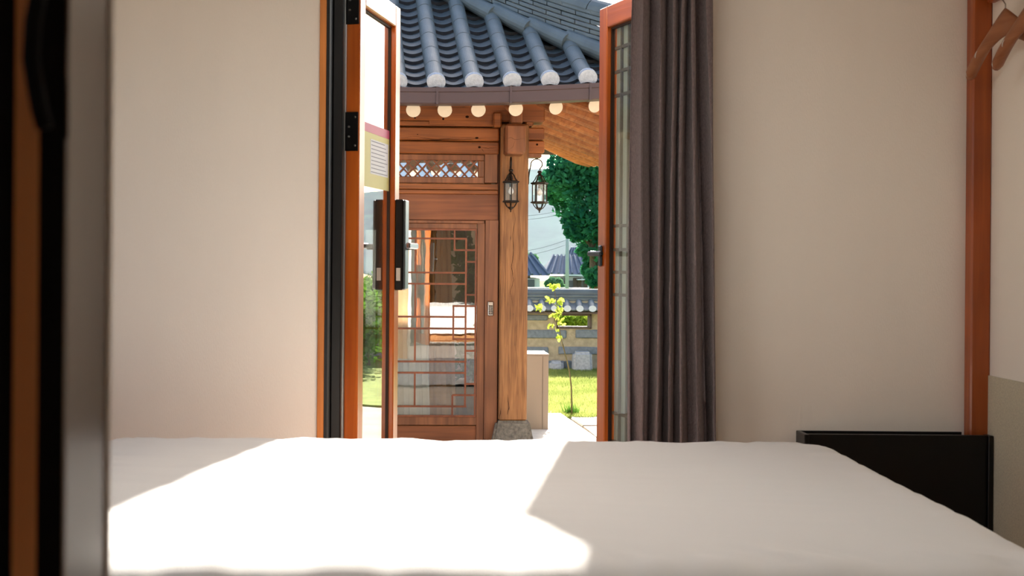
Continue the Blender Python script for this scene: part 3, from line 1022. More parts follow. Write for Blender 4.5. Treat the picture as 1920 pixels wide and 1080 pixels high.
# walls of the house that close it off
xl2 = H(668, 500, -.05)[0]
B(XLH, xl2, -.04, .03, GZ, 2.4).build('wall_panel', 'render_white', hk)
B(-.04, .04, .11, HD, GZ, 2.35).build('side_wall', 'render_white', hk)
B(-.11, .11, HD - .1, HD + .12, GZ, 2.35).build('rear_post', 'hanok_post', hk, bevel=.01)
B(XLH, -2.6, HD - .05, HD + .05, GZ, 2.4).build('rear_wall', 'render_white', hk)
B(-1.3, -.1, HD - .05, HD + .05, GZ, 2.4).build('rear_wall', 'render_white', hk)
B(-2.6, -1.3, HD - .05, HD + .05, 1.75, 2.4).build('rear_wall', 'render_white', hk)
B(-2.6, -1.3, HD - .05, HD + .05, GZ, .0).build('rear_wall', 'render_white', hk)
B(XLH, XLH + .08, .0, HD, GZ, 2.4).build('side_wall', 'render_white', hk)
B(XLH, .0, .03, HD, GZ - .02, -.30).build('interior_floor', 'floor_wood', hk)
B(XLH, .0, .05, HD, 2.36, 2.42).build('interior_ceiling', 'ceiling_white', hk)

# ---- eaves: rafters
EO = 1.14
def rise(t): return .055 * max(0, (t + .9) / 1.45) ** 2
zr = H(834, 207, -EO)[1]
def rafter(p_end, p_root, name='rafter', rad=.052):
    e, r = Vector(p_end), Vector(p_root)
    o = MB().tube([e, r], rad, 14).build(name, 'rafter_wood', hk)
    d = (r - e).normalized()
    c = MB().lathe([(rad + .0005, 0), (rad + .0005, .006)], n=20).build('rafter_end', 'rafter_white', o)
    c.matrix_local = Matrix.Translation(e - d * .005) @ d.to_track_quat('Z', 'Y').to_matrix().to_4x4()
    return o
ends = [H(px, 205, -EO)[0] for px in (775, 834, 897, 967, 1042, 1115)]
sp = ends[1] - ends[0]
xs = [ends[0] - sp * k for k in range(14, 0, -1)] + ends + [ends[-1] + .29]
for x in xs:
    xr = x if x < -.35 else -.35 + (x + .35) * .28
    rafter((x, -EO, zr + rise(x)), (xr, .25, zr + .50))
ye = -.92
for y in [-.85, -.42] + [.0 + .40 * k for k in range(9)]:
    yr = y if y > .35 else .35 + (y - .35) * .28
    ends_y = HD - y
    zz = zr + rise(-y) + rise(y - HD) - .03
    yr2 = yr if y < HD - .35 else HD - .35 + (y - HD + .35) * .28
    rafter((EO, y, zz), (-.25, yr2, zr + .50), rad=.085)
# hip rafters at the corners
def hip_rafter(cx, cy, sy):
    pts = [(cx + d, cy + sy * d, zr + .46 - .42 * d + .05 * d * d) for d in (-.1, .3, .7, 1.0, 1.12)]
    MB().tube(pts, [.10, .11, .10, .09, .07], 12).build('hip_rafter', 'rafter_wood_x', hk, smooth=True)
hip_rafter(0, 0, -1)
hip_rafter(0, HD, 1)
# soffit boards (a plank is a part; they run across the rafters' backs)
def soffit():
    n = 8
    for i in range(n):
        a, b = i / n, (i + 1) / n - .012
        # front strip
        ya, yb_ = -EO + a * (EO + .2), -EO + b * (EO + .2)
        za, zb2 = zr + .058 + a * .49, zr + .058 + b * .49
        xa, xb = -ya, -yb_
        lift = .05 * (1 - a)
        MB().hexa([(XLH, ya, za), (xa, ya, za + lift), (xb, yb_, zb2 + lift), (XLH, yb_, zb2)],
                  [(XLH, ya, za + .02), (xa, ya, za + .02 + lift), (xb, yb_, zb2 + .02 + lift), (XLH, yb_, zb2 + .02)]).build('soffit_board', 'hanok_beam', hk)
        # right strip
        MB().hexa([(xa, ya, za + lift), (xa, HD + xa, za + lift), (xb, HD + xb, zb2 + lift), (xb, yb_, zb2 + lift)][::-1],
                  [(xa, ya, za + .02 + lift), (xa, HD + xa, za + .02 + lift), (xb, HD + xb, zb2 + .02 + lift), (xb, yb_, zb2 + .02 + lift)][::-1]).build('soffit_board', 'rafter_wood', hk)
soffit()
# right purlin along the side
B(-.11, .11, .1, HD + .1, 2.06, 2.30).build('side_purlin', 'rafter_wood', hk, bevel=.01)

# ---- roof
roof = thing('roof', None, None, (0, 0, 0)); roof.parent = hk
EV = 1.25                                   # eave line distance from post axis
ZE = H(889, 170, -EV)[1]
def zsurf(t, s):                            # t: position along eave, s: plan distance from the eave
    return ZE + .54 * s + .035 * s * s + rise(t) * math.exp(-1.1 * s)
DEP = HD + 2 * EV
RS = DEP / 2                                # run to the ridge
# deck that closes the roof below the tiles
def P_front(x, s): return (x, -EV + s, zsurf(x, s) - .035)
m = MB()
ns = 10
prev = None
for i in range(ns + 1):
    s = RS * i / ns
    row = [(XLH - 1.2, -EV + s, zsurf(XLH, s) - .04), (-.9, -EV + s, zsurf(-.9, s) - .04), (min(EV - s, EV), -EV + s, zsurf(EV - s, s) - .04)]
    if s > EV + .9: row[1] = (EV - s - .01, -EV + s, zsurf(-.9, s) - .04)
    if prev:
        k = len(m.v)
        m.v += prev + row
        m.f += [(k, k + 1, k + 4, k + 3), (k + 1, k + 2, k + 5, k + 4)]
    prev = row
prev = None
for i in range(ns + 1):
    s = RS * i / ns
    row = [(EV - s, -EV + s, zsurf(EV - s, s) - .04), (EV - s, HD / 2, zsurf(-HD / 2, s) - .04), (EV - s, HD + EV - s, zsurf(EV - s, s) - .04)]
    if prev:
        k = len(m.v)
        m.v += prev + row
        m.f += [(k, k + 1, k + 4, k + 3), (k + 1, k + 2, k + 5, k + 4)]
    prev = row
k = len(m.v)
zz = zsurf(-HD / 2, RS) - .04
m.v += [(XLH - 1.2, HD / 2, zz), (EV - RS, HD / 2, zz), (EV, HD + EV, ZE), (XLH - 1.2, HD + EV, ZE)]
m.f += [(k, k + 1, k + 2, k + 3)]
m.build('roof_deck', 'roof_deck', roof)

PITCH = H(889, 153, -EV)[0] - H(818, 153, -EV)[0]
X0 = H(817, 153, -EV)[0]
SK = -.055                                  # slight fan of the tile rows
CR, CL, EXP = .064, .315, .140
# convex tile: half cylinder with thickness, length along +y
def half_cyl(r, L, th, n=16, sag=1):
    v, f = [], []
    for yy in (0, L):
        for rr_ in (r, r - th):
            for i in range(n + 1):
                a = math.pi * i / n
                v.append((rr_ * math.cos(a), yy, sag * rr_ * math.sin(a)))
    N = n + 1
    for i in range(n):
        f.append((i, i + 1, 2 * N + i + 1, 2 * N + i))
        f.append((N + i, 3 * N + i, 3 * N + i + 1, N + i + 1))
        f.append((i, N + i, N + i + 1, i + 1))
        f.append((2 * N + i, 2 * N + i + 1, 3 * N + i + 1, 3 * N + i))
    return v, f
cv, cf = half_cyl(CR, CL - .004, .012)
convex = MB().add(cv, cf).mesh('convex_tile', 'roof_tile', smooth=False)
# concave tile: shallow sagging arc
def sag_tile(wd, sag, L, th, n=14):
    v, f = [], []
    for yy in (0, L):
        for dz in (th, 0):
            for i in range(n + 1):
                u = -1 + 2 * i / n
                v.append((wd / 2 * u, yy, dz - sag * (1 - u * u)))
    N = n + 1
    for i in range(n):
        f.append((i, i + 1, 2 * N + i + 1, 2 * N + i))
        f.append((N + i, 3 * N + i, 3 * N + i + 1, N + i + 1))
        f.append((i, N + i, N + i + 1, i + 1))
        f.append((2 * N + i, 2 * N + i + 1, 3 * N + i + 1, 3 * N + i))
    return v, f
sv, sf = sag_tile(PITCH * .98, .064, .26, .026)
plain('tile_edge_shade', (38, 42, 48), .5)
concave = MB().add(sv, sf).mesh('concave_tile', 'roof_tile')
concave.materials.append(MATS['tile_edge_shade'])          # shade on the front edge, put in as a darker colour
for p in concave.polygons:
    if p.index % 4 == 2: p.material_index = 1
# white mortar end cap (flattened disc, dished below)
v, f = [], []
n = 18
for yy in (-.012, .03):
    for i in range(n):
        a = 2 * math.pi * i / n
        x_, z_ = .063 * math.cos(a), .006 + .058 * math.sin(a)
        if z_ < -.030: z_ = -.030 + .012 * (1 - abs(x_) / .045)
        v.append((x_, yy, z_ + .012))
for i in range(n):
    f.append((i, (i + 1) % n, n + (i + 1) % n, n + i))
f += [tuple(range(n)), tuple(range(n, 2 * n))[::-1]]
capm = MB().add(v, f).mesh('end_cap', 'mortar_white', bevel=.004)

stuff = MB()
def mdir(x, s, lift, slope_add=0.0):
    y = -EV + s
    sl_ = .54 + .07 * s - 1.1 * rise(x) * math.exp(-1.1 * s)
    return Matrix.Translation((x + SK * s, y, zsurf(x, s) + lift)) @ Matrix.Rotation(-SK * -1 * -1, 4, 'Z') @ Matrix.Rotation(math.atan(sl_) + slope_add, 4, 'X')
for k in range(-36, 6):
    x = X0 + k * PITCH
    smax = min(RS, EV - x - .10) if x > EV - RS else RS
    vis = -1 <= k <= 4
    s = 0.0
    while s < smax:
        M_ = mdir(x, s, .046)
        if vis and s < 1.9: inst('convex_tile', convex, roof, M_)
        else: stuff.add(cv, cf, M_)
        s += CL * .86
    M_ = mdir(x, -.040, .056)
    if vis: inst('end_cap', capm, roof, M_)
    else: stuff.add([tuple(q.co) for q in capm.vertices], [tuple(p.vertices) for p in capm.polygons], M_)
    xc = x + PITCH / 2
    smax = min(RS, EV - xc - .08) if xc > EV - RS else RS
    s = -.03
    while s < smax:
        M_ = mdir(xc, s, .030, -.15)
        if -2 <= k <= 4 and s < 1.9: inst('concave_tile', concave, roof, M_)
        else: stuff.add(sv, sf, M_)
        s += EXP
# right slope rows (run along x), seen only from the side
def mdir2(y, s, lift, add=0.0):
    t = max(-y, y - HD)
    sl_ = .54 + .07 * s
    return Matrix.Translation((EV - s, y, zsurf(t, s) + lift)) @ Matrix.Rotation(R(90), 4, 'Z') @ Matrix.Rotation(math.atan(sl_) + add, 4, 'X')
for k in range(0, 22):
    y = -EV + .15 + k * PITCH
    smax = min(EV + y - .16, HD + EV - y - .16, RS)
    s = 0
    while s < smax:
        stuff.add(cv, cf, mdir2(y, s, .046)); s += CL * .86
    s = -.03
    y2 = y + PITCH / 2
    smax = min(EV + y2 - .16, HD + EV - y2 - .16, RS)
    while s < smax:
        stuff.add(sv, sf, mdir2(y2, s, .030, -.15)); s += EXP * 1.5
so_ = stuff.build('far_tiles', 'roof_tile', roof); so_['kind'] = 'stuff'
# hip ridge: saddle base, stacked flat tiles, round cap
hipd = Vector((-1, 1, 0)).normalized()
side = Vector((1, 1, 0)).normalized()
LAY, TH = 7, .036
base_m = MB()
def hip_pt(s, h): return Vector((EV - s, -EV + s, zsurf(EV - s, s) + h))
prev = None
ridge_prof = [(-.13, -.04), (-.115, .04), (-.10, .065), (.10, .065), (.115, .04), (.13, -.04)]
for i in range(25):
    s = .05 + i * .11
    ring = [tuple(hip_pt(s, h) + side * u) for u, h in ridge_prof]
    if prev:
        k = len(base_m.v); base_m.v += prev + ring; q = len(ring)
        base_m.f += [(k + j, k + j + 1, k + q + j + 1, k + q + j) for j in range(q - 1)]
    prev = ring
base_m.build('ridge_saddle', 'roof_tile', roof, smooth=True)
Lp = .20
for l in range(LAY):
    s = .06 + (Lp / 2 if l % 2 else 0)
    hw_ = .115 - .004 * l + .006 * (l % 2)
    while s < 2.5:
        a, b = hip_pt(s, .065 + l * TH), hip_pt(s + Lp * .97, .065 + l * TH)
        wv = .003 * math.sin(17 * s + 3 * l)
        MB().hexa([tuple(a - side * hw_), tuple(a + side * hw_), tuple(b + side * hw_), tuple(b - side * hw_)],
                  [tuple(a - side * (hw_ + wv) + Vector((0, 0, TH * .86))), tuple(a + side * hw_ + Vector((0, 0, TH * .86))),
                   tuple(b + side * hw_ + Vector((0, 0, TH * .86))), tuple(b - side * (hw_ + wv) + Vector((0, 0, TH * .86)))]).build('ridge_tile', 'roof_tile', roof, bevel=.004)
        s += Lp
for i in range(12):
    a, b = hip_pt(.06 + i * .21, .065 + LAY * TH), hip_pt(.06 + (i + 1) * .21 - .006, .065 + LAY * TH)
    MB().tube([a, b], .092, 16).build('ridge_cap', 'roof_tile', roof)
# curved filler tiles between the rows, under the hip ridge
for k in range(-6, 6):
    xa, xb = X0 + k * PITCH, X0 + (k + 1) * PITCH
    sa, sb = EV - xa - .04, EV - xb - .04
    if sb < 0.05 or sa > 2.5: continue
    a = hip_pt(sa, .055) - side * .13
    b = hip_pt(sb, .020) - side * .15
    MB().tube([a, a.lerp(b, .5) + Vector((0, 0, -.006)), b + (b - a) * .06], [.058, .066, .072], 18).build('filler_tile', 'roof_tile', roof, smooth=False)
# main ridge
B(XLH - 1.2, EV - RS + .1, HD / 2 - .12, HD / 2 + .12, zsurf(-HD / 2, RS) - .05, zsurf(-HD / 2, RS) + .35).build('main_ridge', 'roof_tile', roof, bevel=.03)

# gutter, in lengths
gm_prof = [(-.075, .115), (-.075, .085), (-.068, .08), (-.068, .008), (-.062, 0), (.05, 0), (.05, .115), (.042, .115), (.042, .012), (-.058, .012), (-.058, .115)]
zg = H(830, 195, -EV - .09)[1]
def gut(x0, x1):
    m = MB(); prev = None
    n = max(2, int((x1 - x0) / .12))
    for i in range(n + 1):
        x = x0 + (x1 - x0) * i / n
        ring = [(x, -EV - .015 + yy, zg + rise(x) + zz_) for yy, zz_ in gm_prof]
        k = len(m.v); m.v += ring; q = len(ring)
        if i:
            m.f += [(k - q + j, k + j, k + (j + 1) % q, k - q + (j + 1) % q) for j in range(q)]
        if i in (0, n): m.f.append(tuple(k + j for j in range(q)))
    return m.build('gutter', 'gutter_brown', roof)
gxs = [XLH - 1.1, -2.2] + [H(px, 180, -EV - .09)[0] for px in (820, 958, 1107)] + [EV - .22]
for a, b in zip(gxs[:-1], gxs[1:]):
    gut(a + .002, b - .002)
    B(b - .008, b + .008, -EV - .095, -EV + .037, zg + rise(b) - .003, zg + rise(b) + .118).build('gutter_joint', 'gutter_brown', roof)

# ---- lanterns on the corner post
def lantern(loc, ang, label):
    """local +x points away from the post; origin on the post's face at arm height"""
    t = thing('wall_lantern', label, 'lantern', loc, ang, group='bronze lanterns on the corner post')
    t.scale = (1.12, 1.12, 1.0)
    ax = .088
    MB().lathe([(.020, -.006), (.020, .006)], n=12).build('wall_plate', 'iron_bronze', t).matrix_local = Matrix.Translation((.004, 0, -.09)) @ Matrix.Rotation(R(90), 4, 'Y') @ Matrix.Diagonal((2.0, 1, 1, 1))
    pts = [(.004, 0, -.10), (.012, 0, -.03), (.022, 0, .02)]
    for i in range(11):
        a = R(165 - 215 * i / 10)
        pts.append((.065 + .042 * math.cos(a), 0, .035 + .042 * math.sin(a)))
    pts.append((ax, 0, -.01))
    MB().tube(pts, .0052, 8).build('scroll_arm', 'iron_bronze', t, smooth=True)
    zc = -.015
    MB().lathe([(.004, 0), (.012, -.004), (.017, -.014), (.012, -.024), (.005, -.028)], (ax, 0, zc), 12).build('top_ball', 'iron_bronze', t, smooth=True)
    z1 = zc - .028
    R6 = .052
    ro = MB().lathe([(.006, 0), (.010, -.010), (.024, -.022), (.036, -.050), (.044, -.068)], (ax, 0, z1), 6).build('canopy_glass', 'thin_glass', t)
    m = MB()
    prof = [(.006, 0), (.012, -.010), (.024, -.022), (.036, -.050), (.050, -.070)]
    for j in range(6):
        a = 2 * math.pi * j / 6
        m.tube([(ax + r * math.cos(a), r * math.sin(a), z1 + z) for r, z in prof], .0036, 6)
    m.lathe([(.007, .002), (.014, -.008), (.020, -.016), (.012, -.018)], (ax, 0, z1), 6)
    m.build('canopy', 'iron_bronze', t)
    z2 = z1 - .070
    MB().lathe([(.056, 0), (.066, -.004), (.066, -.012), (.056, -.018), (.044, -.018), (.044, 0)], (ax, 0, z2), 6).build('upper_rim', 'iron_bronze', t)
    z3 = z2 - .018; hb = .138
    for j in range(6):
        a = 2 * math.pi * j / 6
        x, y = ax + R6 * math.cos(a), R6 * math.sin(a)
        B(x - .0038, x + .0038, y - .0038, y + .0038, z3 - hb, z3).build('corner_bar', 'iron_bronze', t)
        a2 = 2 * math.pi * (j + 1) / 6
        x2, y2 = ax + R6 * math.cos(a2), R6 * math.sin(a2)
        MB().add([(x, y, z3 - hb), (x2, y2, z3 - hb), (x2, y2, z3), (x, y, z3),
                  (x * .98 + ax * .02, y * .98, z3 - hb), (x2 * .98 + ax * .02, y2 * .98, z3 - hb), (x2 * .98 + ax * .02, y2 * .98, z3), (x * .98 + ax * .02, y * .98, z3)],
                 [(0, 1, 2, 3), (7, 6, 5, 4), (0, 4, 5, 1), (2, 6, 7, 3)]).build('pane', 'thin_glass', t)
    bl = MB().lathe([(.008, -.030), (.009, -.042), (.017, -.056), (.021, -.070), (.018, -.084), (.010, -.092), (.003, -.095)], (ax, 0, z3 + .005), 14).build('bulb', 'bulb_glass', t, smooth=True)
    MB().lathe([(.012, 0), (.012, -.030)], (ax, 0, z3), 10).build('socket', 'iron_bronze', bl)
    z4 = z3 - hb
    MB().lathe([(.044, 0), (.056, 0), (.066, -.005), (.066, -.012), (.052, -.018), (.044, -.018)], (ax, 0, z4), 6).build('lower_rim', 'iron_bronze', t)
    m = MB()
    prof = [(.048, -.016), (.040, -.034), (.028, -.052)]
    for j in range(6):
        a = 2 * math.pi * j / 6
        m.tube([(ax + r * math.cos(a), r * math.sin(a), z4 + z) for r, z in prof], .0036, 6)
    m.lathe([(.030, -.050), (.030, -.054), (.016, -.066), (.004, -.078), (.006, -.084), (.002, -.094)], (ax, 0, z4), 6)
    m.build('basket', 'iron_bronze', t)
    return t
xq, zq = H(958, 313, -.112 - .088)
pw = Matrix.Translation((OX, OY, 0)) @ Matrix.Rotation(YAW, 4, 'Z') @ Vector((xq, -.114, zq))
lantern(pw, YAW + R(-90), 'bronze lantern hanging on the front face of the corner post')
xq, zq = H(1008, 316, .0)
pw = Matrix.Translation((OX, OY, 0)) @ Matrix.Rotation(YAW, 4, 'Z') @ Vector((.116, .0, zq))
lantern(pw, YAW, 'bronze lantern hanging from a hooked arm beside the post, against the sky')

# ---- things inside the house, seen through its door glass
def hworld(x, y, z=0): return Matrix.Translation((OX, OY, 0)) @ Matrix.Rotation(YAW, 4, 'Z') @ Vector((x, y, z))
dx0, dx1 = H(735, 600, .3)[0], H(800, 600, .3)[0]
dr = thing('drape', 'white drape hanging behind the lattice door glass', 'curtain', (OX, OY, 0), YAW)
inst('cloth', curtain_mesh('cloth', 'drape_white', dx0 - .3, dx1, dx0 - .3, dx1 + .04, 1.6, -.28, 7, .03, .32, seed=11), dr)
MB().tube([(dx0 - .4, .32, 1.62), (dx1 + .5, .32, 1.62)], .012, 8).build('rod', 'black_metal', dr)
ex0, ex1 = H(803, 600, .45)[0], H(842, 600, .45)[0]
dr2 = thing('drape', 'tan drape hanging behind the lattice door glass right of the white one', 'curtain', (OX, OY, 0), YAW)
inst('cloth', curtain_mesh('cloth', 'drape_tan', ex0, ex1, ex0 - .02, ex1 + .06, 1.6, -.28, 4, .025, .47, seed=12), dr2)
MB().tube([(ex0 - .1, .47, 1.62), (ex1 + .1, .47, 1.62)], .012, 8).build('rod', 'black_metal', dr2)
bw_ = hworld(-1.0, 1.38, -.30)
db = thing('daybed', 'low daybed with dark blue blanket behind the lattice door', 'bed', bw_, YAW)
B(-.85, .85, -.38, .55, .0, .14).build('daybed_frame', 'floor_wood', db, bevel=.01)
B(-.83, .83, -.36, .53, .14, .26).build('daybed_mattress', 'mattress_cloth', db, bevel=.03)
B(-.85, .42, -.39, .55, .12, .285).build('blanket', 'blanket_blue', db, bevel=.03)

hx_, hz_ = H(874, 600, .42)
hp_ = thing('houseplant', 'tall leafy green houseplant behind the right side of the lattice door', 'plant', hworld(hx_ + .02, .66, -.30), YAW)
MB().lathe([(.10, 0), (.13, .24), (.14, .25), (.12, .25), (.11, .2)], n=16).build('pot', 'black_soft', hp_)
MB().tube([(0, 0, .2), (.02, .0, .9), (-.02, .02, 1.6)], [.02, .014, .008], 7).build('stem', 'bark', hp_)
rj = random.Random(12)
leaf_cloud('foliage', 'shrub_leaf', hp_, [(rj.uniform(-.08, .08), rj.uniform(-.05, .12), .4 + .17 * i, .12) for i in range(9)], 900, .05, 91)

# ---- beige box behind the post
bxp = at(1029, 664, 10.55)
bb = thing('meter_box', 'beige upright box standing behind the corner post', 'box', (bxp.x - .22, 10.55, GZ), R(2.5))
hb_ = bxp.z - GZ
B(.0, .22, 0, .42, 0.02, hb_ - .012).build('body', 'beige_metal', bb, bevel=.004)
B(-.005, .225, -.006, .43, hb_ - .012, hb_).build('lid', 'beige_metal', bb, bevel=.003)
B(.02, .20, .02, .40, 0, .02).build('plinth', 'granite', bb)
B(.168, .171, -.002, 0, .03, hb_ - .02).build('door_seam', 'far_wood', bb)

# ---- sapling
def chain(pts, Y):
    return [at(px, py, Y) for px, py in pts]
SY = 11.75
sap = thing('sapling', 'slender leaning ginkgo sapling with yellow-green leaves on the lawn', 'sapling', (0, 0, 0))
tr_pts = [(1072, 783), (1072, 755), (1071, 725), (1068, 698), (1063, 676), (1058, 658), (1053, 640), (1049, 615), (1046, 590), (1043, 565), (1040, 545), (1038, 535)]
tp = chain(tr_pts, SY)
MB().tube(tp, [.009, .0085, .008, .0078, .006, .005, .0045, .004, .0035, .003, .0025, .002], 7).build('stem', 'twig', sap, smooth=True)
for br in ([(1066, 692), (1061, 668), (1056, 645)], [(1046, 606), (1034, 592), (1018, 583), (1008, 577)], [(1047, 600), (1055, 601)], [(1044, 575), (1031, 566), (1024, 563)], [(1045, 588), (1036, 608), (1030, 614)]):
    MB().tube(chain(br, SY), .0028, 6).build('branch', 'twig', sap, smooth=True)
# fan shaped leaf
lv, lfc = [(0, 0, 0)], []
for i in range(9):
    a = R(-70 + 140 * i / 8)
    rr_ = 1 - .12 * (i == 4) + .05 * math.cos(3 * a)
    lv.append((rr_ * math.sin(a), .12 * math.cos(2 * a), rr_ * math.cos(a)))
for i in range(8): lfc.append((0, i + 1, i + 2))
lme = MB().add(lv, lfc).mesh('leaf', 'ginkgo_leaf')
rnd = random.Random(9)
clus = [(1037, 539, 9, 8), (1031, 535, 5, 4), (1045, 537, 5, 4), (1034, 565, 8, 6), (1024, 561, 4, 3), (1050, 568, 7, 6), (1044, 573, 5, 4), (1008, 577, 7, 6), (1015, 579, 6, 5), (1048, 582, 6, 7), (1051, 588, 5, 4), (1043, 594, 7, 7), (1035, 594, 4, 3), (1052, 607, 6, 4), (1054, 601, 4, 3), (1058, 601, 3, 2), (1032, 612, 6, 6), (1042, 620, 4, 3), (1051, 632, 6, 5)]
for (px, py, sp_, n) in clus:
    for _ in range(n):
        p = at(px + rnd.gauss(0, sp_ * .32), py + rnd.gauss(0, sp_ * .28), SY + rnd.uniform(-.05, .05))
        sz = rnd.uniform(.026, .040)
        M_ = Matrix.Translation(p) @ Matrix.Rotation(rnd.uniform(0, 6.28), 4, 'Z') @ Matrix.Rotation(rnd.uniform(-1.0, 1.0), 4, 'X') @ Matrix.Rotation(rnd.uniform(-2.2, 2.2), 4, 'Y') @ Matrix.Scale(sz, 4)
        inst('leaf', lme, sap, M_)
# tuft at the foot
vs, fs = [], []
bp0 = gp(1072, 779)
for i in range(160):
    x, y = bp0[0] + rnd.gauss(0, .035), bp0[1] + rnd.gauss(0, .03)
    h = rnd.uniform(.05, .14); a = rnd.random() * 6.28
    k = len(vs)
    vs += [(x - .006 * math.cos(a), y - .006 * math.sin(a), GZ), (x + .006 * math.cos(a), y + .006 * math.sin(a), GZ), (x + rnd.gauss(0, .04), y + rnd.gauss(0, .04), GZ + h)]
    fs.append((k, k + 1, k + 2))
tag(MB().add(vs, fs).build('grass_tuft', 'shrub_leaf'), 'taller grass tuft at the foot of the sapling', 'grass', kind='stuff')

# ---- stone garden wall with tiled coping
WYG = 17.3
gw = thing('garden_wall', 'low stone and clay garden wall with tiled coping behind the lawn', 'wall', (0, WYG, GZ))
def gwp(px, py, dy=0.0):
    p = at(px, py, WYG + dy); return p.x, p.z - GZ
X_a, X_b = -1.0, 11.5
ztop = gwp(1050, 582)[1]
hx0, hz0 = gwp(1045, 614.5); hx1, hz1 = gwp(1108, 591)
m = MB()
m.box(X_a, hx0, .02, .36, 0, ztop); m.box(hx1, X_b, .02, .36, 0, ztop)
m.box(hx0, hx1, .02, .36, 0, hz0); m.box(hx0, hx1, .02, .36, hz1, ztop)
m.build('clay_body', 'mud_plaster', gw)
for (a, b, c, d) in ((hx0 - .012, hx0 + .012, hz0 - .012, hz1 + .012), (hx1 - .012, hx1 + .012, hz0 - .012, hz1 + .012), (hx0, hx1, hz0 - .012, hz0 + .01), (hx0, hx1, hz1 - .01, hz1 + .012)):
    B(a, b, -.005, .38, c, d).build('opening_frame', 'far_wood', gw)
rows = [(590, 601, [(960, 1027)]), (618, 634.5, [(950, 1062), (1079, 1140)]), (650, 665, [(940, 1028), (1047, 1135)]), (676, 694, [(950, 1059), (1060, 1072)])]
rnd = random.Random(21)
for (y0, y1, segs) in rows:
    for (a, b) in segs:
        x0, z1 = gwp(a, y0); x1, z0 = gwp(b, y1)
        B(x0, x1, -.008, .08, max(0, z0), z1).build('stone_block', 'wall_stone', gw, bevel=.012)
    x = gwp(1145, 600)[0]
    z1 = gwp(1100, y0)[1]; z0 = max(0, gwp(1100, y1)[1])
    while x < X_b - .8:
        L = rnd.uniform(.35, .8)
        B(x, x + L, -.008, .08, z0, z1).build('stone_block', 'wall_stone', gw, bevel=.012)
        x += L + rnd.uniform(.05, .2)
# coping
zc0 = gwp(1050, 583)[1]
B(X_a, X_b, -.16, .54, zc0 - .035, zc0 - .01).build('coping_board', 'far_wood', gw)
B(X_a, X_b, .02, .36, zc0, zc0 + .14).build('coping_core', 'mud_plaster', gw)
cp = H(0, 0, 0)
sp_w = 23.3 / F * WYG
xw = gwp(992, 578)[0] - sp_w * 3
tv, tf = half_cyl(.052, .30, .012, 8)
tme = MB().add(tv, tf).mesh('coping_tile', 'roof_tile')
sv2, sf2 = sag_tile(sp_w * .98, .045, .32, .02)
sme = MB().add(sv2, sf2).mesh('coping_tile', 'roof_tile')
plain('lime_white', (214, 216, 218), .9, spec=.1, var=.06, scale=40)
capw = MB().lathe([(.052, -.004), (.052, .03)], n=18).mesh('coping_cap', 'lime_white')
i = 0
while xw < X_b - .2:
    Mr = Matrix.Rotation(R(24), 4, 'X')
    inst('coping_tile', tme, gw, Matrix.Translation((xw, -.17, zc0 + .02)) @ Mr)
    inst('coping_cap', capw, gw, Matrix.Translation((xw, -.195, zc0 + .040)) @ Matrix.Rotation(R(-90), 4, 'X') @ Matrix.Diagonal((1, .85, 1, 1)))
    inst('coping_tile', sme, gw, Matrix.Translation((xw + sp_w / 2, -.19, zc0 + .045)) @ Mr)
    xw += sp_w; i += 1
zr0 = zc0 + .14
for (a, b, c, d) in ((.04, .34, 0, .045), (.06, .32, .045, .085)):
    B(X_a, X_b, a, b, zr0 + c, zr0 + d).build('coping_ridge', 'roof_tile', gw, bevel=.006)
MB().tube([(X_a, .19, zr0 + .10), (X_b, .19, zr0 + .10)], .07, 12).build('coping_ridge_cap', 'roof_tile', gw, smooth=True)
# standing stones
def boulder(px0, py0, px1, py1, Y, name, label, dep, grp):
    a, b = at(px0, py0, Y), at(px1, py1, Y)
    zz0 = GZ
    m = MB().hexa([(a.x, Y, zz0 - .05), (b.x, Y, zz0 - .05), (b.x, Y + dep, zz0 - .05), (a.x, Y + dep, zz0 - .05)],
                  [(a.x + .012, Y + .02, a.z), (b.x - .012, Y + .02, a.z), (b.x - .012, Y + dep - .02, a.z), (a.x + .012, Y + dep - .02, a.z)])
    return tag(m.build(name, 'granite_pale', None, bevel=.035, seg=3), label, 'stone', grp)
boulder(1074, 660, 1112, 697, 16.85, 'standing_stone', 'tall pale granite stone standing before the garden wall', .28, 'stones before the garden wall')
boulder(1029, 677, 1058, 697, 16.95, 'standing_stone', 'low grey granite block at the foot of the garden wall', .22, 'stones before the garden wall')

# ---- trees
TY = 27.0
bt = thing('ginkgo_tree', 'big dark green tree behind the garden wall, partly hidden by the right door leaf', 'tree', (0, 0, 0))
bp_ = [(1050, 338, 42), (1085, 330, 46), (1120, 345, 60), (1062, 385, 34), (1095, 395, 44), (1135, 410, 60), (1080, 432, 26), (1110, 450, 36), (1150, 470, 50), (1112, 485, 22), (1100, 505, 14), (1115, 520, 22), (1145, 520, 34), (1040, 365, 22), (1070, 415, 20), (1170, 380, 80), (1060, 310, 40), (1110, 300, 50), (1160, 320, 60), (1024, 338, 18), (1094, 470, 14)]
rj = random.Random(31)
blobs = []
for (px, py, r_) in bp_:
    p = at(px, py, TY + rj.uniform(-.5, .9)); blobs.append((p.x, p.y, p.z, r_ * .86 / F * TY))
leaf_cloud('foliage', 'tree_leaf', bt, blobs, 11000, .075, 41)
t0 = at(1116, 560, TY); t1 = at(1113, 480, TY); t2 = at(1114, 420, TY); t3 = at(1122, 340, TY)
MB().tube([(t0.x, TY, GZ), t0, t1, t2, t3], [.16, .14, .09, .07, .04], 10).build('trunk', 'bark', bt, smooth=True)
for (a, b) in (((1114, 440), (1080, 380)), ((1113, 470), (1092, 440)), ((1114, 430), (1150, 370)), ((1113, 490), (1105, 520))):
    MB().tube([at(*a, TY), at(*b, TY)], [.05, .02], 7).build('branch', 'bark', bt)
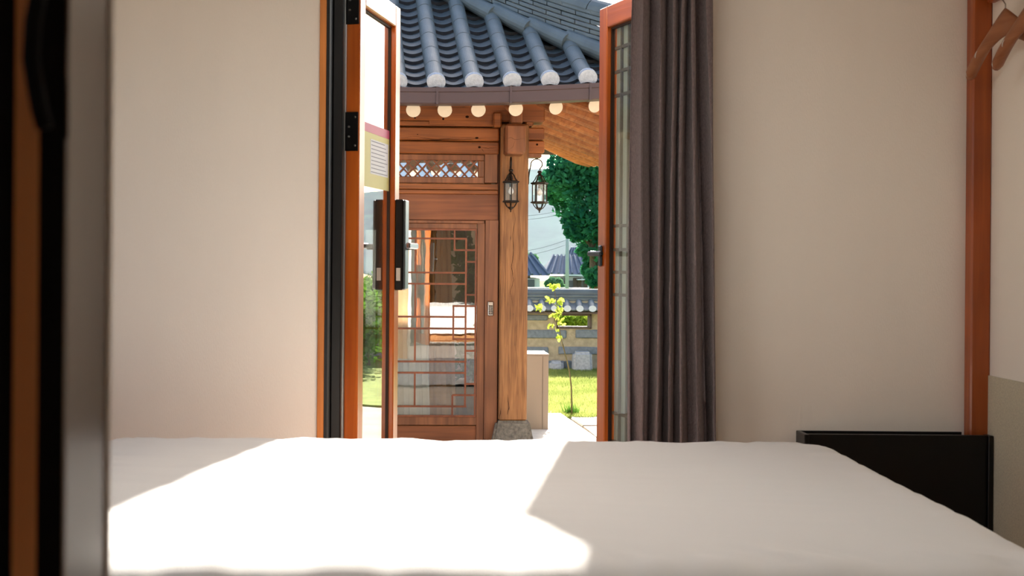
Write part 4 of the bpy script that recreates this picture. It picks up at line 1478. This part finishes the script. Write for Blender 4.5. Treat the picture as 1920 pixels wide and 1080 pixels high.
st = thing('far_tree', 'small pale green tree far off beside the left tiled roof', 'tree', (0, 0, 0))
blobs = [(*at(px, py, 62), r_ / F * 62) for px, py, r_ in ((990, 488, 12), (1000, 486, 9), (980, 484, 14), (1006, 496, 7), (994, 500, 10), (970, 492, 16))]
leaf_cloud('foliage', 'tree_leaf_pale', st, blobs, 5000, .10, 42)
q = at(990, 500, 62); MB().tube([(q.x, 62, GZ), q], [.18, .10], 8).build('trunk', 'bark', st)
bs = thing('far_bush', 'olive green bush in front of the distant tiled house', 'bush', (0, 0, 0))
blobs = [(*at(px, py, 42), r_ / F * 42) for px, py, r_ in ((1036, 530, 10), (1046, 530, 9), (1028, 532, 7), (1040, 537, 10), (1052, 537, 6))]
leaf_cloud('foliage', 'tree_leaf_pale', bs, blobs, 4000, .06, 43)
for px in (1032, 1040, 1048):
    q = at(px, 536, 42); MB().tube([(q.x, 42, GZ - .03), q], [.04, .02], 6).build('stem', 'bark', bs)

# ---- distant houses
def far_house(name, label, x0, x1, yf, yb, zw, zridge, over, gx0, gx1):
    """tiled house: hipped eaves, raised ridge from gx0 to gx1"""
    h = thing(name, label, 'house', (0, 0, 0))
    ym = (yf + yb) / 2
    B(x0, x1, yf, yb, GZ, zw).build('walls', 'far_plaster', h)
    a = [(x0 - over, yf - over, zw + .12), (x1 + over, yf - over, zw + .12), (x1 + over, yb + over, zw + .12), (x0 - over, yb + over, zw + .12)]
    mid = [(x0 - .05, yf + .25, zw + .5), (x1 + .05, yf + .25, zw + .5)]
    m = MB()
    v = a + [(gx0, ym - .05, zridge), (gx1, ym - .05, zridge), (gx0 - .15, yf + .9, zw + 1.0), (gx1 + .15, yf + .9, zw + 1.0)]
    m.add(v, [(0, 1, 7, 6), (6, 7, 5, 4), (1, 2, 5, 7), (2, 3, 4, 5), (3, 0, 6, 4), (0, 3, 2, 1)])
    rf = m.build('tiled_roof', 'far_tile', h)
    n = int((x1 - x0 + 2 * over) / .30)
    tm = MB()
    for i in range(n + 1):
        u = i / n
        p = Vector(v[0]).lerp(Vector(v[1]), u) + Vector((0, 0, .04))
        q = Vector(v[6]).lerp(Vector(v[7]), u) + Vector((0, 0, .04))
        r = Vector(v[4]).lerp(Vector(v[5]), u) + Vector((0, 0, .04))
        tm.tube([p, q, r], .055, 5)
    tt = tm.build('tile_rows', 'far_tile', rf); tt['kind'] = 'stuff'
    MB().tube([(gx0 - .1, ym, zridge + .22), (gx0 + .4, ym, zridge + .08), ((gx0 + gx1) / 2, ym, zridge + .04), (gx1 - .4, ym, zridge + .08), (gx1 + .1, ym, zridge + .22)], .14, 8).build('ridge', 'mortar_white', rf)
    return h
Yh = 58
A = lambda px, py, Y=Yh: at(px, py, Y)
ha = far_house('far_house', 'distant tiled house right of the utility pole', A(1042, 540).x, A(1100, 540).x, Yh, Yh + 5, A(1060, 519).z, A(1070, 491).z, .55, A(1046, 490).x, A(1096, 490).x)
for (a, b) in ((1044, 1051), (1053, 1058), (1066, 1076), (1088, 1096)):
    p, q = A(a, 526), A(b, 540)
    B(p.x, q.x, Yh - .06, Yh + .02, q.z, p.z).build('window', 'far_glass', ha)
for a in (1042, 1052, 1062, 1078, 1086, 1098):
    p = A(a, 521); B(p.x - .09, p.x + .09, Yh - .10, Yh, GZ, p.z).build('post', 'far_wood', ha)
p = A(1088, 523); q = A(1098, 525)
B(p.x - .2, q.x, Yh - 1.0, Yh - .2, q.z, q.z + .05).build('awning', 'far_plaster', ha)
hb2 = far_house('far_house', 'distant tiled house at the left beside the post', A(950, 540, 50).x, A(1012, 540, 50).x, 50, 55, A(990, 522, 50).z, A(990, 498, 50).z, .35, A(955, 500, 50).x, A(990, 500, 50).x)
p = A(985, 524, 50); q = A(1002, 538, 50)
B(p.x - .3, q.x, 49.9, 50.02, q.z, p.z).build('window', 'far_glass', hb2)
hc = far_house('far_house', 'small far roof peak behind the big tree foliage', A(1066, 500, 75).x, A(1110, 500, 75).x, 75, 79, A(1080, 496, 75).z, A(1080, 472, 75).z, .4, A(1078, 470, 75).x, A(1090, 470, 75).x)

# tall yellow-green plants in the field, seen through the wall opening
fh = thing('field_plants', 'bright yellow-green plants seen through the opening in the garden wall', 'plant', (0, 0, 0))
blobs = [(*at(px, py, 20.5), r_ / F * 20.5) for px, py, r_ in ((1040, 600, 12), (1056, 602, 13), (1072, 604, 12), (1088, 600, 13), (1104, 603, 13), (1064, 612, 10), (1096, 612, 10))]
leaf_cloud('foliage', 'ginkgo_leaf', fh, blobs, 2600, .035, 88)
for px in (1045, 1060, 1075, 1090, 1102):
    q = at(px, 606, 20.5); MB().tube([(q.x, 20.5, GZ - .02), q], [.010, .006], 6).build('stem', 'twig', fh)

# pale boundary wall in the distance
p = at(900, 542, 38); q = at(1160, 542, 38)
fw = thing('boundary_wall', 'pale concrete boundary wall in the distance above the coping', 'wall', (0, 38, GZ))
B(p.x, q.x + 6, 0, .2, 0, p.z - GZ).build('wall_panel', 'concrete', fw)
B(p.x, q.x + 6, -.06, .26, p.z - GZ, p.z - GZ + .06).build('wall_cap', 'roof_tile', fw)

# utility pole and wires
ub = at(1063, 552, 36); ut = at(1060.5, 380, 36)
up = thing('utility_pole', 'grey concrete utility pole rising behind the wall', 'pole', (ub.x, 36, GZ))
MB().tube([(0, 0, 0), (0, 0, ut.z - GZ)], [.062, .042], 12).build('shaft', 'concrete', up, smooth=True)
for (a, b, lab) in (((960, 474), (1061, 450), 'thin upper wire running to the utility pole'), ((960, 482), (1061, 459), 'thin lower wire running to the utility pole'), ((960, 405), (1061, 392), 'faint high wire above the distant roofs'), ((960, 412), (1061, 399), 'faint second high wire above the distant roofs')):
    p, q = at(*a, 36.08), at(*b, 36.08)
    d = q - p
    pts = [p + d * t + Vector((0, 0, -.5 * 4 * t * (1 - t) * .12)) for t in [i / 10 for i in range(11)]]
    tag(MB().tube(pts, .006, 5).build('power_wire', 'wire'), lab, 'wire', 'wires to the utility pole')

# ---- hazy hill far behind
vs, fs = [], []
nx, ny = 90, 24
for j in range(ny + 1):
    for i in range(nx + 1):
        x = -700 + 1900 * i / nx
        y = 420 + 500 * j / ny
        r = math.sin(min(1, j / (ny * .6)) * math.pi / 2)
        z = r * (58 + 22 * noise.noise((x * .004, 3, 0)) + 12 * noise.noise((x * .012, y * .01, 5))) + 6 * noise.noise((x * .03, y * .03, 8))
        vs.append((x, y, z - 2))
for j in range(ny):
    for i in range(nx):
        a = j * (nx + 1) + i
        fs.append((a, a + 1, a + nx + 2, a + nx + 1))
hill = MB().add(vs, fs).build('hill', 'forest_hill', None, smooth=True)
tag(hill, 'wooded hill in the haze far behind the houses', 'hill', kind='structure')

# ---- side garden (right of the yard): wall and shrubs mirrored in the left door leaf
sw = thing('side_wall', 'tile-capped white side wall of the yard beyond the right door leaf', 'wall', (6.6, 6.0, GZ), R(72))
B(0, 14, 0, .25, 0, 1.55).build('wall_body', 'render_white', sw)
MB().hexa([(0, -.35, 1.5), (14, -.35, 1.5), (14, .6, 1.5), (0, .6, 1.5)], [(0, .05, 2.0), (14, .05, 2.0), (14, .2, 2.0), (0, .2, 2.0)]).build('coping', 'roof_tile', sw)
m = MB()
for i in range(62):
    m.tube([(.1 + i * .225, -.36, 1.55), (.1 + i * .225, .08, 2.03)], .055, 6)
tt = m.build('coping_rows', 'roof_tile', sw); tt['kind'] = 'stuff'
rj = random.Random(77)
labs = ['nearest', 'second', 'third', 'fourth', 'fifth', 'farthest']
for i in range(6):
    x, y = 3.9 + i * .42, 8.0 + i * 1.6
    b_s = thing('shrub', 'rounded green shrub before the side wall, %s from the house' % labs[i], 'shrub', (x, y, GZ), group='shrubs along the side wall')
    bl = [(rj.uniform(-.35, .35), rj.uniform(-.4, .4), rj.uniform(.35, 1.15), rj.uniform(.3, .45)) for _ in range(6)]
    leaf_cloud('foliage', 'shrub_leaf', b_s, bl, 2600, .045, 50 + i)
    MB().tube([(0, 0, 0), (.03, .02, .7)], [.03, .015], 6).build('stem', 'bark', b_s)
ps_ = thing('shrub', 'green shrub growing beside the house front right of the doors', 'shrub', (1.55, 5.6, GZ), group='shrubs along the side wall')
bl = [(rj.uniform(-.25, .25), rj.uniform(-.2, .2), rj.uniform(.4, 1.9), .3) for _ in range(8)]
leaf_cloud('foliage', 'shrub_leaf', ps_, bl, 3000, .05, 66)
MB().tube([(0, 0, 0), (.03, .02, .9)], [.03, .015], 6).build('stem', 'bark', ps_)

# ---- haze lying in the valley before the hill
m_ = bpy.data.materials.new('valley_haze')
m_.use_nodes = True
n_ = m_.node_tree
n_.nodes.clear()
o_ = n_.nodes.new('ShaderNodeOutputMaterial')
v_ = n_.nodes.new('ShaderNodeVolumeScatter')
v_.inputs['Color'].default_value = (.185, .20, .255, 1)
v_.inputs['Density'].default_value = .0024
v_.inputs['Anisotropy'].default_value = .25
n_.links.new(v_.outputs[0], o_.inputs['Volume'])
MATS['valley_haze'] = m_
hz = B(-350, 650, 130, 418, GZ - .5, 72).build('haze', 'valley_haze')
tag(hz, 'pale blue haze in the valley before the wooded hill', 'haze', kind='stuff')
